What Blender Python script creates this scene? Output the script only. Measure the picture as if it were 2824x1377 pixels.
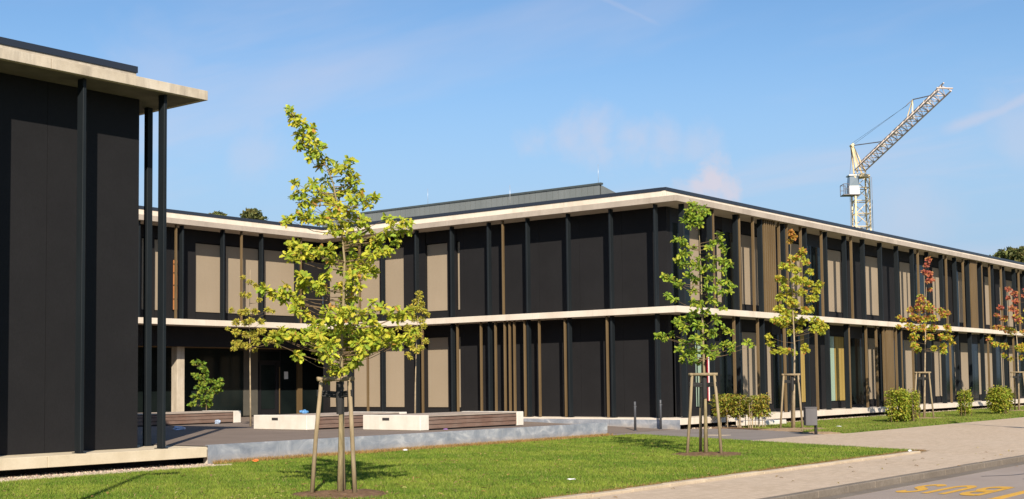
import bpy, bmesh, math, random
import numpy as np
from mathutils import Vector, Matrix

for o in list(bpy.data.objects):
    bpy.data.objects.remove(o)
scene = bpy.context.scene
COL = scene.collection
R = math.radians

# ------------------------------------------------------------------ camera
# X runs along the street and the long facade, Y points away from the street, z = 0 is the top of the plinths
F_PX, PITCH, ROLL, PPY, YAW, CAM_H = 3591.1, 0.06092, -0.01171, 835.86, 0.90791, 1.2104
U = Vector((math.cos(YAW), math.sin(YAW), 0)); V = Vector((-math.sin(YAW), math.cos(YAW), 0))
cp, sp = math.cos(PITCH), math.sin(PITCH)
fw = Vector((0, cp, sp)); up = Vector((0, -sp, cp)); rt = Vector((1, 0, 0))
r2 = rt * math.cos(ROLL) + up * math.sin(ROLL); u2 = up * math.cos(ROLL) - rt * math.sin(ROLL)
def to_uv(w): return Vector((w.dot(U), w.dot(V), w.z))
CR, CU, CF = to_uv(r2), to_uv(u2), to_uv(fw)
cam_d = bpy.data.cameras.new('camera'); cam = bpy.data.objects.new('camera', cam_d); COL.objects.link(cam)
cam_d.sensor_width = 36.0; cam_d.lens = F_PX / 2824 * 36.0
cam_d.shift_y = (PPY - 688.5) / 2824
cam_d.clip_start = 0.1; cam_d.clip_end = 4000
m3 = Matrix((CR, CU, -CF)).transposed()
cam.matrix_world = Matrix.Translation((0, 0, CAM_H)) @ m3.to_4x4()
scene.camera = cam
RIGHT = Vector((math.cos(YAW), -math.sin(YAW), 0)); FWD = Vector((math.sin(YAW), math.cos(YAW), 0))

# ------------------------------------------------------------------ light and sky
SUN_AZ, SUN_EL = R(44.5), R(31.6)          # light travels along +X +Y
to_sun = Vector((-math.cos(SUN_AZ) * math.cos(SUN_EL), -math.sin(SUN_AZ) * math.cos(SUN_EL), math.sin(SUN_EL)))
sl = bpy.data.lights.new('sun', 'SUN'); sun = bpy.data.objects.new('sun', sl); COL.objects.link(sun)
sl.energy = 5.0; sl.angle = R(0.53); sl.color = (1.0, 0.90, 0.76)
sun.rotation_euler = to_sun.to_track_quat('Z', 'Y').to_euler(); sun.location = (0, 0, 60)

world = bpy.data.worlds.new('World'); scene.world = world; world.use_nodes = True
wn, wl = world.node_tree.nodes, world.node_tree.links
wn.clear()
wout = wn.new('ShaderNodeOutputWorld'); wbg = wn.new('ShaderNodeBackground')
wl.new(wbg.outputs[0], wout.inputs[0])
sky = wn.new('ShaderNodeTexSky'); sky.sky_type = 'NISHITA'; sky.sun_disc = False
sky.sun_elevation = SUN_EL; sky.sun_rotation = math.atan2(to_sun.x, to_sun.y)
sky.altitude = 100; sky.air_density = 1.0; sky.dust_density = 0.35; sky.ozone_density = 3.0
wbg.inputs[1].default_value = 0.096
scene.view_settings.view_transform = 'Standard'; scene.view_settings.look = 'None'
scene.view_settings.exposure = 0.5; scene.view_settings.gamma = 1.0
scene.view_settings.use_curve_mapping = False

def wmath(op, a, b=None, c=None):
    n = wn.new('ShaderNodeMath'); n.operation = op
    for i, x in enumerate((a, b, c)):
        if x is None: continue
        if isinstance(x, (int, float)): n.inputs[i].default_value = x
        else: wl.new(x, n.inputs[i])
    return n.outputs[0]
wtc = wn.new('ShaderNodeTexCoord'); DIR = wtc.outputs['Generated']
def wdot(vec):
    n = wn.new('ShaderNodeVectorMath'); n.operation = 'DOT_PRODUCT'; wl.new(DIR, n.inputs[0]); n.inputs[1].default_value = vec
    return n.outputs['Value']
def pxdir(x, y):
    return (CF * F_PX + CR * (x - 1412) - CU * (y - PPY)).normalized()
def smooth(val, lo, hi):
    n = wn.new('ShaderNodeMapRange'); n.interpolation_type = 'SMOOTHSTEP'; wl.new(val, n.inputs[0])
    n.inputs[1].default_value = lo; n.inputs[2].default_value = hi
    return n.outputs[0]
def wnoise(scale, detail, rough, vec, dist=0.0):
    n = wn.new('ShaderNodeTexNoise'); n.inputs['Scale'].default_value = scale; n.inputs['Detail'].default_value = detail
    n.inputs['Roughness'].default_value = rough; n.inputs['Distortion'].default_value = dist; wl.new(vec, n.inputs['Vector'])
    return n.outputs[0]
# thin high veil over the whole sky (streaks on a flat layer overhead), one small cumulus, two vapour trails
sep = wn.new('ShaderNodeSeparateXYZ'); wl.new(DIR, sep.inputs[0])
zc = wmath('MAXIMUM', wmath('ADD', sep.outputs[2], 0.12), 0.05)
cmb = wn.new('ShaderNodeCombineXYZ'); wl.new(wmath('DIVIDE', sep.outputs[0], zc), cmb.inputs[0]); wl.new(wmath('DIVIDE', sep.outputs[1], zc), cmb.inputs[1])
mp = wn.new('ShaderNodeMapping'); wl.new(cmb.outputs[0], mp.inputs[0]); mp.inputs['Rotation'].default_value = (0, 0, R(38)); mp.inputs['Scale'].default_value = (1.5, 0.6, 1)
veil = smooth(wnoise(1.1, 5, 0.55, mp.outputs[0], 0.4), 0.44, 0.78)
veil = wmath('MULTIPLY', veil, 0.40)
low = wmath('MULTIPLY', smooth(sep.outputs[2], 0.28, 0.07), 0.85)
hmix = wn.new('ShaderNodeMix'); hmix.data_type = 'RGBA'; wl.new(low, hmix.inputs['Factor'])
hsv = wn.new('ShaderNodeHueSaturation'); hsv.inputs['Saturation'].default_value = 1.12; wl.new(sky.outputs[0], hsv.inputs['Color']); wl.new(hsv.outputs[0], hmix.inputs['A']); hmix.inputs['B'].default_value = (2.75, 3.95, 5.5, 1)
pcl = wnoise(26.0, 5, 0.6, DIR, 0.2)
def puff(x, y, rad, soft, amp):
    d = pxdir(x, y); ang = wmath('ARCCOSINE', wmath('MINIMUM', wdot(d), 1.0))
    e = wmath('ADD', ang, wmath('MULTIPLY', wmath('SUBTRACT', pcl, 0.5), max(0.055, rad * 1.1)))
    return wmath('MULTIPLY', smooth(e, rad, rad - soft), amp)
clouds = veil
for a in ((1925, 512, 0.016, 0.017, 0.85), (1965, 496, 0.020, 0.018, 0.92), (2000, 518, 0.016, 0.017, 0.8), (1895, 525, 0.014, 0.016, 0.45), (1480, 392, 0.022, 0.024, 0.34), (1560, 384, 0.026, 0.028, 0.42), (1650, 378, 0.028, 0.03, 0.46), (1740, 380, 0.028, 0.03, 0.46), (1830, 386, 0.026, 0.028, 0.40), (1920, 394, 0.022, 0.024, 0.32), (690, 420, 0.035, 0.035, 0.28), (700, 320, 0.03, 0.03, 0.25), (430, 200, 0.06, 0.06, 0.25), (2500, 590, 0.05, 0.05, 0.3), (2820, 350, 0.04, 0.04, 0.3)):
    clouds = wmath('MAXIMUM', clouds, puff(*a))
def trail(x0, y0, x1, y1, width, amp):
    a, b = pxdir(x0, y0), pxdir(x1, y1); n = a.cross(b).normalized(); mid = (a + b).normalized(); half = a.angle(b) / 2
    across = wmath('ABSOLUTE', wmath('ADD', wdot(n), wmath('MULTIPLY', wmath('SUBTRACT', pcl, 0.5), width * 1.2)))
    along = wmath('ARCCOSINE', wmath('MINIMUM', wdot(mid), 1.0))
    return wmath('MULTIPLY', wmath('MULTIPLY', smooth(across, width, 0.0), smooth(along, half * 1.25, half * 0.6)), amp)
for a in ((1600, -30, 1830, 75, 0.005, 0.24), (2600, 365, 2900, 245, 0.008, 0.45)):
    clouds = wmath('MAXIMUM', clouds, trail(*a))
wmix = wn.new('ShaderNodeMix'); wmix.data_type = 'RGBA'; wl.new(clouds, wmix.inputs['Factor'])
wl.new(hmix.outputs['Result'], wmix.inputs['A']); wmix.inputs['B'].default_value = (5.1, 4.9, 5.6, 1)
wl.new(wmix.outputs['Result'], wbg.inputs[0])

# ------------------------------------------------------------------ materials
MATS = {}
class NT:
    def __init__(s, name):
        s.m = bpy.data.materials.new(name); s.m.use_nodes = True; s.n = s.m.node_tree.nodes; s.l = s.m.node_tree.links
        s.b = s.n['Principled BSDF']; s.out = s.n['Material Output']
        s.pos = s.n.new('ShaderNodeNewGeometry').outputs['Position']
        MATS[name] = s.m
    def link(s, a, b): s.l.new(a, b)
    def mapping(s, scale):
        n = s.n.new('ShaderNodeMapping'); s.l.new(s.pos, n.inputs[0]); n.inputs['Scale'].default_value = scale; return n.outputs[0]
    def noise(s, scale, detail=4, rough=.55, vec=None, dist=0.0):
        n = s.n.new('ShaderNodeTexNoise'); n.inputs['Scale'].default_value = scale; n.inputs['Detail'].default_value = detail
        n.inputs['Roughness'].default_value = rough; n.inputs['Distortion'].default_value = dist
        s.l.new(vec if vec is not None else s.pos, n.inputs['Vector']); return n.outputs[0]
    def ramp(s, fac, stops):
        n = s.n.new('ShaderNodeValToRGB'); e = n.color_ramp.elements
        e[0].position, e[0].color = stops[0][0], (*stops[0][1], 1); e[1].position, e[1].color = stops[-1][0], (*stops[-1][1], 1)
        for p_, c in stops[1:-1]:
            x = e.new(p_); x.color = (*c, 1)
        s.l.new(fac, n.inputs[0]); return n.outputs[0]
    def mix(s, fac, a, b, mode='MIX'):
        n = s.n.new('ShaderNodeMix'); n.data_type = 'RGBA'; n.blend_type = mode
        for x, k in ((fac, 'Factor'), (a, 'A'), (b, 'B')):
            if isinstance(x, (int, float)): n.inputs[k].default_value = x
            elif isinstance(x, tuple): n.inputs[k].default_value = (*x, 1)
            else: s.l.new(x, n.inputs[k])
        return n.outputs['Result']
    def maprange(s, v, a, b, c=0.0, d=1.0):
        n = s.n.new('ShaderNodeMapRange'); s.l.new(v, n.inputs[0])
        for i, x in enumerate((a, b, c, d)): n.inputs[i + 1].default_value = x
        return n.outputs[0]
    def bump(s, h, strength, dist):
        n = s.n.new('ShaderNodeBump'); n.inputs['Strength'].default_value = strength; n.inputs['Distance'].default_value = dist
        s.l.new(h, n.inputs['Height']); s.l.new(n.outputs[0], s.b.inputs['Normal'])
    def col(s, c):
        if isinstance(c, tuple): s.b.inputs['Base Color'].default_value = (*c, 1)
        else: s.l.new(c, s.b.inputs['Base Color'])
        return s
    def pr(s, rough, metal=0.0, spec=0.5):
        s.b.inputs['Roughness'].default_value = rough; s.b.inputs['Metallic'].default_value = metal
        s.b.inputs['Specular IOR Level'].default_value = spec; return s

def scl(c, k): return tuple(x * k for x in c)
def simple(name, c, rough=.6, metal=0.0, spec=.4, var=.12, scale=3.0):
    t = NT(name); n = t.noise(scale, 5, .6)
    t.col(t.ramp(n, [(0.3, scl(c, 1 - var)), (0.7, scl(c, 1 + var))])).pr(rough, metal, spec); return t

# cream precast concrete, rain streaked
t = NT('concrete_cream')
st = t.noise(1.0, 5, .62, t.mapping((2.2, 2.2, .28)))
bl = t.noise(.9, 6, .6)
fine = t.noise(30, 3, .6)
c = t.ramp(bl, [(.3, (.60, .515, .415)), (.55, (.69, .605, .50)), (.75, (.73, .65, .545))])
c = t.mix(t.maprange(st, .52, .78, 0, .42), c, (.33, .28, .22))
c = t.mix(t.maprange(fine, .3, .7, 0, .16), c, (.40, .34, .26))
t.col(c).pr(.85, 0, .25); t.bump(fine, .25, .004)
t = NT('concrete_edge')
st = t.noise(1.0, 5, .62, t.mapping((2.6, 2.6, .3))); bl = t.noise(1.1, 6, .6); fine = t.noise(30, 3, .6)
c = t.ramp(bl, [(.3, (.35, .295, .24)), (.55, (.43, .365, .30)), (.75, (.48, .415, .345))])
c = t.mix(t.maprange(st, .5, .75, 0, .42), c, (.25, .205, .165)); c = t.mix(t.maprange(fine, .3, .7, 0, .2), c, (.27, .225, .18))
t.col(c).pr(.85, 0, .25); t.bump(fine, .25, .004)
t = NT('concrete_warm')
st = t.noise(1.0, 5, .62, t.mapping((2.2, 2.2, .4))); bl = t.noise(1.2, 6, .62); fine = t.noise(30, 3, .6)
c = t.ramp(bl, [(.3, (.52, .435, .30)), (.55, (.61, .52, .375)), (.75, (.66, .575, .43))])
c = t.mix(t.maprange(st, .52, .78, 0, .4), c, (.38, .30, .19)); c = t.mix(t.maprange(fine, .3, .7, 0, .18), c, (.40, .33, .22))
t.col(c).pr(.85, 0, .25); t.bump(fine, .25, .004)
t = NT('concrete_weathered')
st = t.noise(1.0, 6, .65, t.mapping((3.0, 3.0, .4))); bl = t.noise(1.6, 6, .65); fine = t.noise(36, 3, .6)
c = t.ramp(bl, [(.3, (.40, .335, .25)), (.55, (.54, .465, .36)), (.75, (.60, .53, .43))])
c = t.mix(t.maprange(st, .45, .68, 0, .75), c, (.24, .205, .165))
c = t.mix(t.maprange(fine, .3, .7, 0, .18), c, (.36, .3, .23))
t.col(c).pr(.88, 0, .2); t.bump(fine, .3, .004)
# white precast of the benches
t = NT('concrete_white'); bl = t.noise(2.2, 6, .6); st = t.noise(1.4, 4, .6, t.mapping((3, 3, .5)))
c = t.ramp(bl, [(.3, (.60, .55, .47)), (.7, (.72, .67, .59))]); c = t.mix(t.maprange(st, .55, .8, 0, .3), c, (.42, .37, .3))
t.col(c).pr(.8, 0, .25)
# galvanised steel edging with water stains
t = NT('galvanised')
a = t.noise(1.7, 6, .68, t.mapping((1.0, 1.0, 1.7)), .7); b = t.noise(6, 4, .6, t.mapping((1, 1, .25)))
c = t.ramp(a, [(.28, (.17, .19, .225)), (.47, (.255, .275, .31)), (.57, (.325, .34, .37)), (.66, (.46, .465, .475)), (.8, (.34, .36, .385))])
c = t.mix(t.maprange(b, .52, .75, 0, .4), c, (.46, .46, .45))
sz = t.n.new('ShaderNodeSeparateXYZ'); t.link(t.pos, sz.inputs[0])
dirt = t.n.new('ShaderNodeMath'); dirt.operation = 'MULTIPLY'; t.link(t.maprange(sz.outputs[2], -.15, -.36), dirt.inputs[0]); t.link(t.maprange(a, .3, .65, .15, .8), dirt.inputs[1])
c = t.mix(dirt.outputs[0], c, (.36, .27, .18))
t.col(c).pr(.62, .12, .35)
# dark facade boards
t = NT('cladding_dark'); n1 = t.noise(1.1, 5, .6); n2 = t.noise(60, 2, .5, t.mapping((1, 1, .35)))
c = t.ramp(n1, [(.3, (.0135, .0130, .0140)), (.7, (.0170, .0164, .0175))]); c = t.mix(t.maprange(n2, .35, .7, 0, .4), c, (.0095, .009, .0092))
t.col(c).pr(.7, 0, .16)
t = NT('frame_dark'); t.col((.012, .012, .014)).pr(.5, 0, .25)
t = NT('column_paint'); n1 = t.noise(3, 4, .6, t.mapping((1, 1, .2)))
t.col(t.ramp(n1, [(.3, (.0075, .0105, .013)), (.7, (.012, .016, .019))])).pr(.62, 0, .22)
t = NT('cap_metal'); t.col((.028, .036, .052)).pr(.45, .3, .4)
t = NT('glass_dark'); n1 = t.noise(.6, 3, .5)
t.col(t.ramp(n1, [(.35, (.006, .009, .009)), (.65, (.012, .017, .016))])).pr(.08, 0, .14)
t = NT('glass_green'); t.col((.30, .40, .31)).pr(.12, 0, .4)
t = NT('curtain_gold'); w = t.noise(9, 3, .5, t.mapping((1, 1, .02)))
t.col(t.ramp(w, [(.3, (.28, .19, .05)), (.7, (.38, .27, .085))])).pr(.8, 0, .2)
# woven blind fabric
t = NT('blind_beige'); n1 = t.noise(.5, 3, .5); n2 = t.noise(55, 3, .6, t.mapping((1, 1, .3))); n3 = t.noise(4.5, 3, .6, t.mapping((1, 1, .06)))
c = t.ramp(n1, [(.3, (.295, .235, .165)), (.7, (.33, .265, .19))]); c = t.mix(t.maprange(n2, .3, .7, 0, .22), c, (.225, .175, .12))
c = t.mix(t.maprange(n3, .5, .75, 0, .12), c, (.24, .185, .13))
t.col(c).pr(.9, 0, .15)
# anodised bronze slats
t = NT('fin_bronze'); n1 = t.noise(1.2, 4, .6, t.mapping((1, 1, .3)))
t.col(t.ramp(n1, [(.3, (.125, .082, .038)), (.7, (.175, .12, .06))])).pr(.55, .1, .3)
t = NT('timber_orange'); n1 = t.noise(20, 4, .6, t.mapping((1, 1, .1)))
t.col(t.ramp(n1, [(.3, (.34, .12, .03)), (.7, (.48, .19, .06))])).pr(.6)
t = NT('soffit_wood'); n1 = t.noise(2.0, 4, .6, t.mapping((.3, 6, 1)))
t.col(t.ramp(n1, [(.3, (.12, .075, .03)), (.7, (.2, .13, .055))])).pr(.6)
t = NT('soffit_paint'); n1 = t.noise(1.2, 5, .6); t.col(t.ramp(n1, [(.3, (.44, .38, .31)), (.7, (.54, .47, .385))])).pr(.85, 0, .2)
# hardwood of the benches
t = NT('bench_wood'); n1 = t.noise(2.4, 5, .65, t.mapping((1, 14, 14))); n2 = t.noise(1.3, 4, .6)
c = t.ramp(n1, [(.25, (.10, .058, .042)), (.6, (.19, .115, .085)), (.8, (.26, .175, .135))]); c = t.mix(t.maprange(n2, .4, .75, 0, .5), c, (.25, .20, .165))
t.col(c).pr(.75, 0, .25)
t = NT('bench_top'); n1 = t.noise(2.4, 5, .65, t.mapping((1, 14, 14)))
t.col(t.ramp(n1, [(.25, (.27, .215, .17)), (.75, (.42, .355, .30))])).pr(.8, 0, .25)
simple('soffit_dirty', (.17, .15, .13), .9, 0, .2, .2, 2.0)  # darker soffit tone, used under the pavilion roof
t = NT('zinc'); n1 = t.noise(.8, 4, .6, t.mapping((1, 1, .2))); t.col(t.ramp(n1, [(.3, (.175, .19, .182)), (.7, (.215, .23, .222))])).pr(.55, .35, .4)
simple('zinc_edge', (.07, .085, .085), .5, .3)
simple('rod_metal', (.55, .56, .58), .4, .6)
simple('pier_grey', (.085, .078, .062), .8)  # the porch shade on the pier is put into this dark colour
simple('foundation', (.02, .018, .016), .95)  # near-black: shade of the gap under the plinths is in the colour
# ground surfaces
t = NT('terrace_asphalt'); n1 = t.noise(.7, 5, .6); n2 = t.noise(90, 3, .7); n3 = t.noise(3.0, 5, .6)
c = t.ramp(n1, [(.3, (.19, .148, .12)), (.7, (.24, .19, .155))]); c = t.mix(t.maprange(n2, .35, .7, 0, .35), c, (.12, .095, .08)); c = t.mix(t.maprange(n3, .58, .8, 0, .3), c, (.28, .235, .2))
t.col(c).pr(.9, 0, .2)
t = NT('path_asphalt'); n1 = t.noise(.8, 5, .6); n2 = t.noise(90, 3, .7)
c = t.ramp(n1, [(.3, (.215, .185, .165)), (.7, (.27, .235, .212))]); c = t.mix(t.maprange(n2, .35, .7, 0, .3), c, (.16, .135, .12)); t.col(c).pr(.9, 0, .2)
t = NT('road_asphalt'); n1 = t.noise(.5, 6, .62); n2 = t.noise(70, 3, .7); n3 = t.noise(2.0, 6, .7, t.mapping((.25, 1.6, 1)))
c = t.ramp(n1, [(.3, (.295, .238, .198)), (.7, (.37, .305, .258))]); c = t.mix(t.maprange(n2, .35, .75, 0, .4), c, (.19, .152, .13)); c = t.mix(t.maprange(n3, .55, .8, 0, .35), c, (.23, .185, .155))
t.col(c).pr(.88, 0, .25); t.bump(n2, .4, .006)
t = NT('tar'); t.col((.045, .04, .042)).pr(.5)
t = NT('paving')
br = t.n.new('ShaderNodeTexBrick'); t.link(t.pos, br.inputs['Vector'])
br.inputs['Scale'].default_value = 1.0; br.inputs['Brick Width'].default_value = .2; br.inputs['Row Height'].default_value = .1
br.inputs['Mortar Size'].default_value = .004; br.inputs['Color1'].default_value = (.47, .365, .26, 1); br.inputs['Color2'].default_value = (.57, .445, .325, 1); br.inputs['Mortar'].default_value = (.33, .25, .17, 1)
n1 = t.noise(.45, 6, .62); n2 = t.noise(1.6, 6, .7, t.mapping((.7, 3.2, 1))); n3 = t.noise(26, 4, .7)
c = t.mix(t.maprange(n1, .35, .7, 0, .40), br.outputs['Color'], (.56, .455, .35)); c = t.mix(t.maprange(n2, .5, .75, 0, .4), c, (.41, .315, .215)); c = t.mix(t.maprange(n3, .45, .75, 0, .5), c, (.36, .275, .19))
t.col(c).pr(.9, 0, .2)
t = NT('kerb_stone'); n1 = t.noise(1.5, 6, .65); n2 = t.noise(25, 4, .65)
c = t.ramp(n1, [(.3, (.16, .132, .104)), (.7, (.225, .188, .15))]); c = t.mix(t.maprange(n2, .45, .7, 0, .4), c, (.10, .08, .058)); t.col(c).pr(.9, 0, .2)
t = NT('edging_stone'); n1 = t.noise(1.5, 6, .65); n2 = t.noise(22, 4, .65)
c = t.ramp(n1, [(.3, (.40, .32, .225)), (.7, (.53, .44, .325))]); c = t.mix(t.maprange(n2, .5, .75, 0, .5), c, (.28, .21, .13)); t.col(c).pr(.9, 0, .2)
t = NT('lawn_soil'); n1 = t.noise(1.2, 6, .6); n2 = t.noise(14, 5, .7)
c = t.ramp(n1, [(.3, (.09, .14, .022)), (.7, (.15, .19, .033))]); c = t.mix(t.maprange(n2, .5, .8, 0, .55), c, (.13, .13, .04)); t.col(c).pr(.95, 0, .1)
t = NT('soil'); n1 = t.noise(9, 6, .7); n2 = t.noise(60, 3, .7)
c = t.ramp(n1, [(.3, (.115, .066, .036)), (.7, (.27, .17, .10))]); c = t.mix(t.maprange(n2, .45, .7, 0, .5), c, (.085, .05, .028)); t.col(c).pr(.97, 0, .1); t.bump(n2, .6, .02)
t = NT('soil_dry'); n1 = t.noise(7, 6, .7); n2 = t.noise(60, 3, .7)
c = t.ramp(n1, [(.3, (.26, .17, .10)), (.7, (.42, .30, .19))]); c = t.mix(t.maprange(n2, .5, .75, 0, .5), c, (.2, .13, .075)); t.col(c).pr(.97, 0, .1)
t = NT('ground_far'); n1 = t.noise(.08, 6, .6); t.col(t.ramp(n1, [(.3, (.06, .10, .025)), (.7, (.11, .14, .045))])).pr(.95, 0, .1)
t = NT('road_paint'); n1 = t.noise(12, 5, .7); n2 = t.noise(70, 2, .6)
c = t.ramp(n1, [(.35, (.56, .30, .035)), (.6, (.68, .38, .05))]); c = t.mix(t.maprange(n2, .58, .72, 0, .6), c, (.32, .2, .07)); t.col(c).pr(.75, 0, .3)
def attr_mat(name, rough=.6, trans=.35, spec=.25):
    t = NT(name); a = t.n.new('ShaderNodeVertexColor'); a.layer_name = 'Col'
    t.col(a.outputs[0]).pr(rough, 0, spec)
    if trans:
        tr = t.n.new('ShaderNodeBsdfTranslucent'); t.link(a.outputs[0], tr.inputs[0])
        mx = t.n.new('ShaderNodeMixShader'); mx.inputs[0].default_value = trans
        t.link(t.b.outputs[0], mx.inputs[1]); t.link(tr.outputs[0], mx.inputs[2]); t.link(mx.outputs[0], t.out.inputs[0])
    return t.m
attr_mat('leaf', .6, .38, .2); attr_mat('grass', .7, .2, .15); attr_mat('pebble', .85, 0, .2)
t = NT('bark_grey'); n1 = t.noise(7, 6, .7, t.mapping((4, 4, .7))); n2 = t.noise(2.2, 4, .6)
c = t.ramp(n1, [(.3, (.16, .125, .065)), (.7, (.36, .29, .165))]); c = t.mix(t.maprange(n2, .55, .8, 0, .5), c, (.31, .26, .13)); t.col(c).pr(.9, 0, .15); t.bump(n1, .6, .01)
simple('bark_pale', (.34, .265, .17), .9, 0, .15, .3, 9)
simple('twig', (.15, .105, .06), .9, 0, .15, .3, 9)
t = NT('stake_wood'); n1 = t.noise(6, 5, .65, t.mapping((3, 3, .5))); n2 = t.noise(2, 4, .6)
c = t.ramp(n1, [(.3, (.20, .15, .085)), (.7, (.34, .265, .165))]); c = t.mix(t.maprange(n2, .55, .8, 0, .4), c, (.23, .2, .15)); t.col(c).pr(.85, 0, .2)
t = NT('rubber'); t.col((.018, .017, .016)).pr(.75)
t = NT('bollard_paint'); n1 = t.noise(4, 4, .6); t.col(t.ramp(n1, [(.3, (.055, .058, .066)), (.7, (.08, .082, .09))])).pr(.5, .2, .4)
t = NT('bin_paint'); n1 = t.noise(5, 4, .6, t.mapping((1, 1, .3))); t.col(t.ramp(n1, [(.3, (.085, .08, .083)), (.7, (.115, .108, .11))])).pr(.55, .1, .4)
simple('bin_post', (.035, .034, .034), .5)
simple('crane_yellow', (.74, .58, .34), .6, 0, .3, .25, 2.0)
simple('crane_jib_paint', (.60, .49, .42), .6, 0, .3, .25, 2.0)
simple('crane_white', (.62, .62, .6), .5, 0, .4, .1)
simple('crane_dark', (.16, .15, .16), .5)
t = NT('cab_glass'); t.col((.18, .22, .25)).pr(.1, 0, .5)
simple('plastic_blue', (.10, .27, .55), .4, 0, .5, .25, 30)
simple('plastic_clear', (.42, .52, .68), .35, 0, .5, .3, 30)
simple('paper_white', (.72, .72, .70), .8, 0, .2, .08, 30)
simple('litter_orange', (.70, .20, .05), .6)
simple('paint_red', (.50, .03, .04), .6); simple('paint_violet', (.35, .18, .45), .6)
simple('slot_dark', (.035, .032, .032), .6)
M = MATS

# ------------------------------------------------------------------ helpers
def tag(o, label=None, cat=None, group=None, kind=None):
    if label: o['label'] = label
    if cat: o['category'] = cat
    if group: o['group'] = group
    if kind: o['kind'] = kind
    return o
def empty(name, loc, label=None, cat=None, group=None, rz=0):
    o = bpy.data.objects.new(name, None); COL.objects.link(o); o.location = loc; o.rotation_euler.z = rz
    o.empty_display_size = .2
    return tag(o, label, cat, group)
ORIGIN = {}
def wpos(o):
    p = Vector((0, 0, 0)); q = o
    while q is not None:
        p += q.location; q = q.parent
    return p
def put(name, me, loc, parent=None, mat=None):
    o = bpy.data.objects.new(name, me); COL.objects.link(o)
    if parent is not None:
        o.parent = parent; o.location = Vector(loc) - wpos(parent)
    else: o.location = loc
    if mat and not me.materials: me.materials.append(M[mat])
    return o
BOXC = {}
def box_mesh(dx, dy, dz, mat, bev=0.0):
    key = (round(dx, 4), round(dy, 4), round(dz, 4), mat, bev)
    if key in BOXC: return BOXC[key]
    bm = bmesh.new(); bmesh.ops.create_cube(bm, size=1)
    for v_ in bm.verts: v_.co = Vector((v_.co.x * dx, v_.co.y * dy, v_.co.z * dz))
    if bev: bmesh.ops.bevel(bm, geom=bm.edges[:], offset=min(bev, .45 * min(dx, dy, dz)), segments=1, affect='EDGES')
    me = bpy.data.meshes.new('box'); bm.to_mesh(me); bm.free(); me.materials.append(M[mat]); BOXC[key] = me
    return me
def box(name, x0, x1, y0, y1, z0, z1, mat, parent=None, bev=0.0):
    me = box_mesh(abs(x1 - x0), abs(y1 - y0), abs(z1 - z0), mat, bev)
    return put(name, me, ((x0 + x1) / 2, (y0 + y1) / 2, (z0 + z1) / 2), parent)
class MB:
    """collects geometry for one mesh"""
    def __init__(s): s.v = []; s.f = []
    def add(s, vs, fs):
        o = len(s.v); s.v += [tuple(x) for x in vs]; s.f += [tuple(i + o for i in f) for f in fs]
    def box(s, x0, x1, y0, y1, z0, z1):
        s.add([(x, y, z) for z in (z0, z1) for x, y in ((x0, y0), (x1, y0), (x1, y1), (x0, y1))],
              [(3, 2, 1, 0), (4, 5, 6, 7), (0, 1, 5, 4), (1, 2, 6, 5), (2, 3, 7, 6), (3, 0, 4, 7)])
    def tube(s, pts, rad, n=8, cap=True):
        pts = [Vector(p_) for p_ in pts]; rings = []
        if isinstance(rad, (int, float)): rad = [rad] * len(pts)
        for i, p_ in enumerate(pts):
            d = (pts[min(i + 1, len(pts) - 1)] - pts[max(i - 1, 0)]).normalized()
            a = d.cross(Vector((0.31, 0.95, 0.05))); 
            if a.length < .05: a = d.cross(Vector((1, 0, 0)))
            a.normalize(); b = d.cross(a)
            rings.append([p_ + (a * math.cos(k * 2 * math.pi / n) + b * math.sin(k * 2 * math.pi / n)) * rad[i] for k in range(n)])
        o = len(s.v)
        for r_ in rings: s.v += [tuple(x) for x in r_]
        for i in range(len(rings) - 1):
            for k in range(n):
                s.f.append((o + i * n + k, o + i * n + (k + 1) % n, o + (i + 1) * n + (k + 1) % n, o + (i + 1) * n + k))
        if cap:
            s.f.append(tuple(o + k for k in range(n))[::-1]); s.f.append(tuple(o + (len(rings) - 1) * n + k for k in range(n)))
    def bar(s, p, q, w): s.tube([p, q], w / 2 * 1.2, 4)
    def build(s, name, mat, parent=None, loc=(0, 0, 0), smooth_=False):
        me = bpy.data.meshes.new(name); me.from_pydata([tuple(Vector(v_) - Vector(loc)) for v_ in s.v], [], s.f); me.update()
        me.materials.append(M[mat])
        if smooth_: me.polygons.foreach_set('use_smooth', [True] * len(me.polygons))
        return put(name, me, loc, parent)
def prism(poly, z0, z1):
    n = len(poly); m = MB()
    m.add([(x, y, z0) for x, y in poly] + [(x, y, z1) for x, y in poly],
          [tuple(range(n))[::-1], tuple(range(n, 2 * n))] + [(i, (i + 1) % n, n + (i + 1) % n, n + i) for i in range(n)])
    return m
def poly_obj(name, poly, z0, z1, mat, parent=None):
    o = prism(poly, z0, z1).build(name, mat, parent)
    bm = bmesh.new(); bm.from_mesh(o.data); bmesh.ops.recalc_face_normals(bm, faces=bm.faces); bm.to_mesh(o.data); bm.free()
    return o

# ------------------------------------------------------------------ the setting
G = -0.35
tag(poly_obj('ground', [(-600, -600), (900, -600), (900, 900), (-600, 900)], -1.2, -0.60, 'ground_far'), kind='structure')
ROADZ = G - .095
tag(poly_obj('road', [(-60, -6), (160, -6), (160, 7.9), (-60, 7.9)], -.8, ROADZ, 'road_asphalt'), kind='structure')
# pavement: strip along the road that widens to the right
pav = tag(poly_obj('pavement', [(-60, 8.05), (160, 8.05), (160, 15.42), (35.3, 15.42), (34.4, 15.78), (30.12, 15.86), (27.55, 10.2), (26.6, 10.05), (-60, 10.05)], -.8, G, 'paving'), kind='structure')
pth = tag(poly_obj('path', [(30.12, 15.86), (34.4, 15.78), (36.2, 18.0), (37.4, 20.6), (36.9, 21.3), (36.04, 21.75), (31.06, 21.75), (31.06, 20.9), (32.35, 20.9)], -.8, G - .004, 'path_asphalt'), kind='structure')
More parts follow.
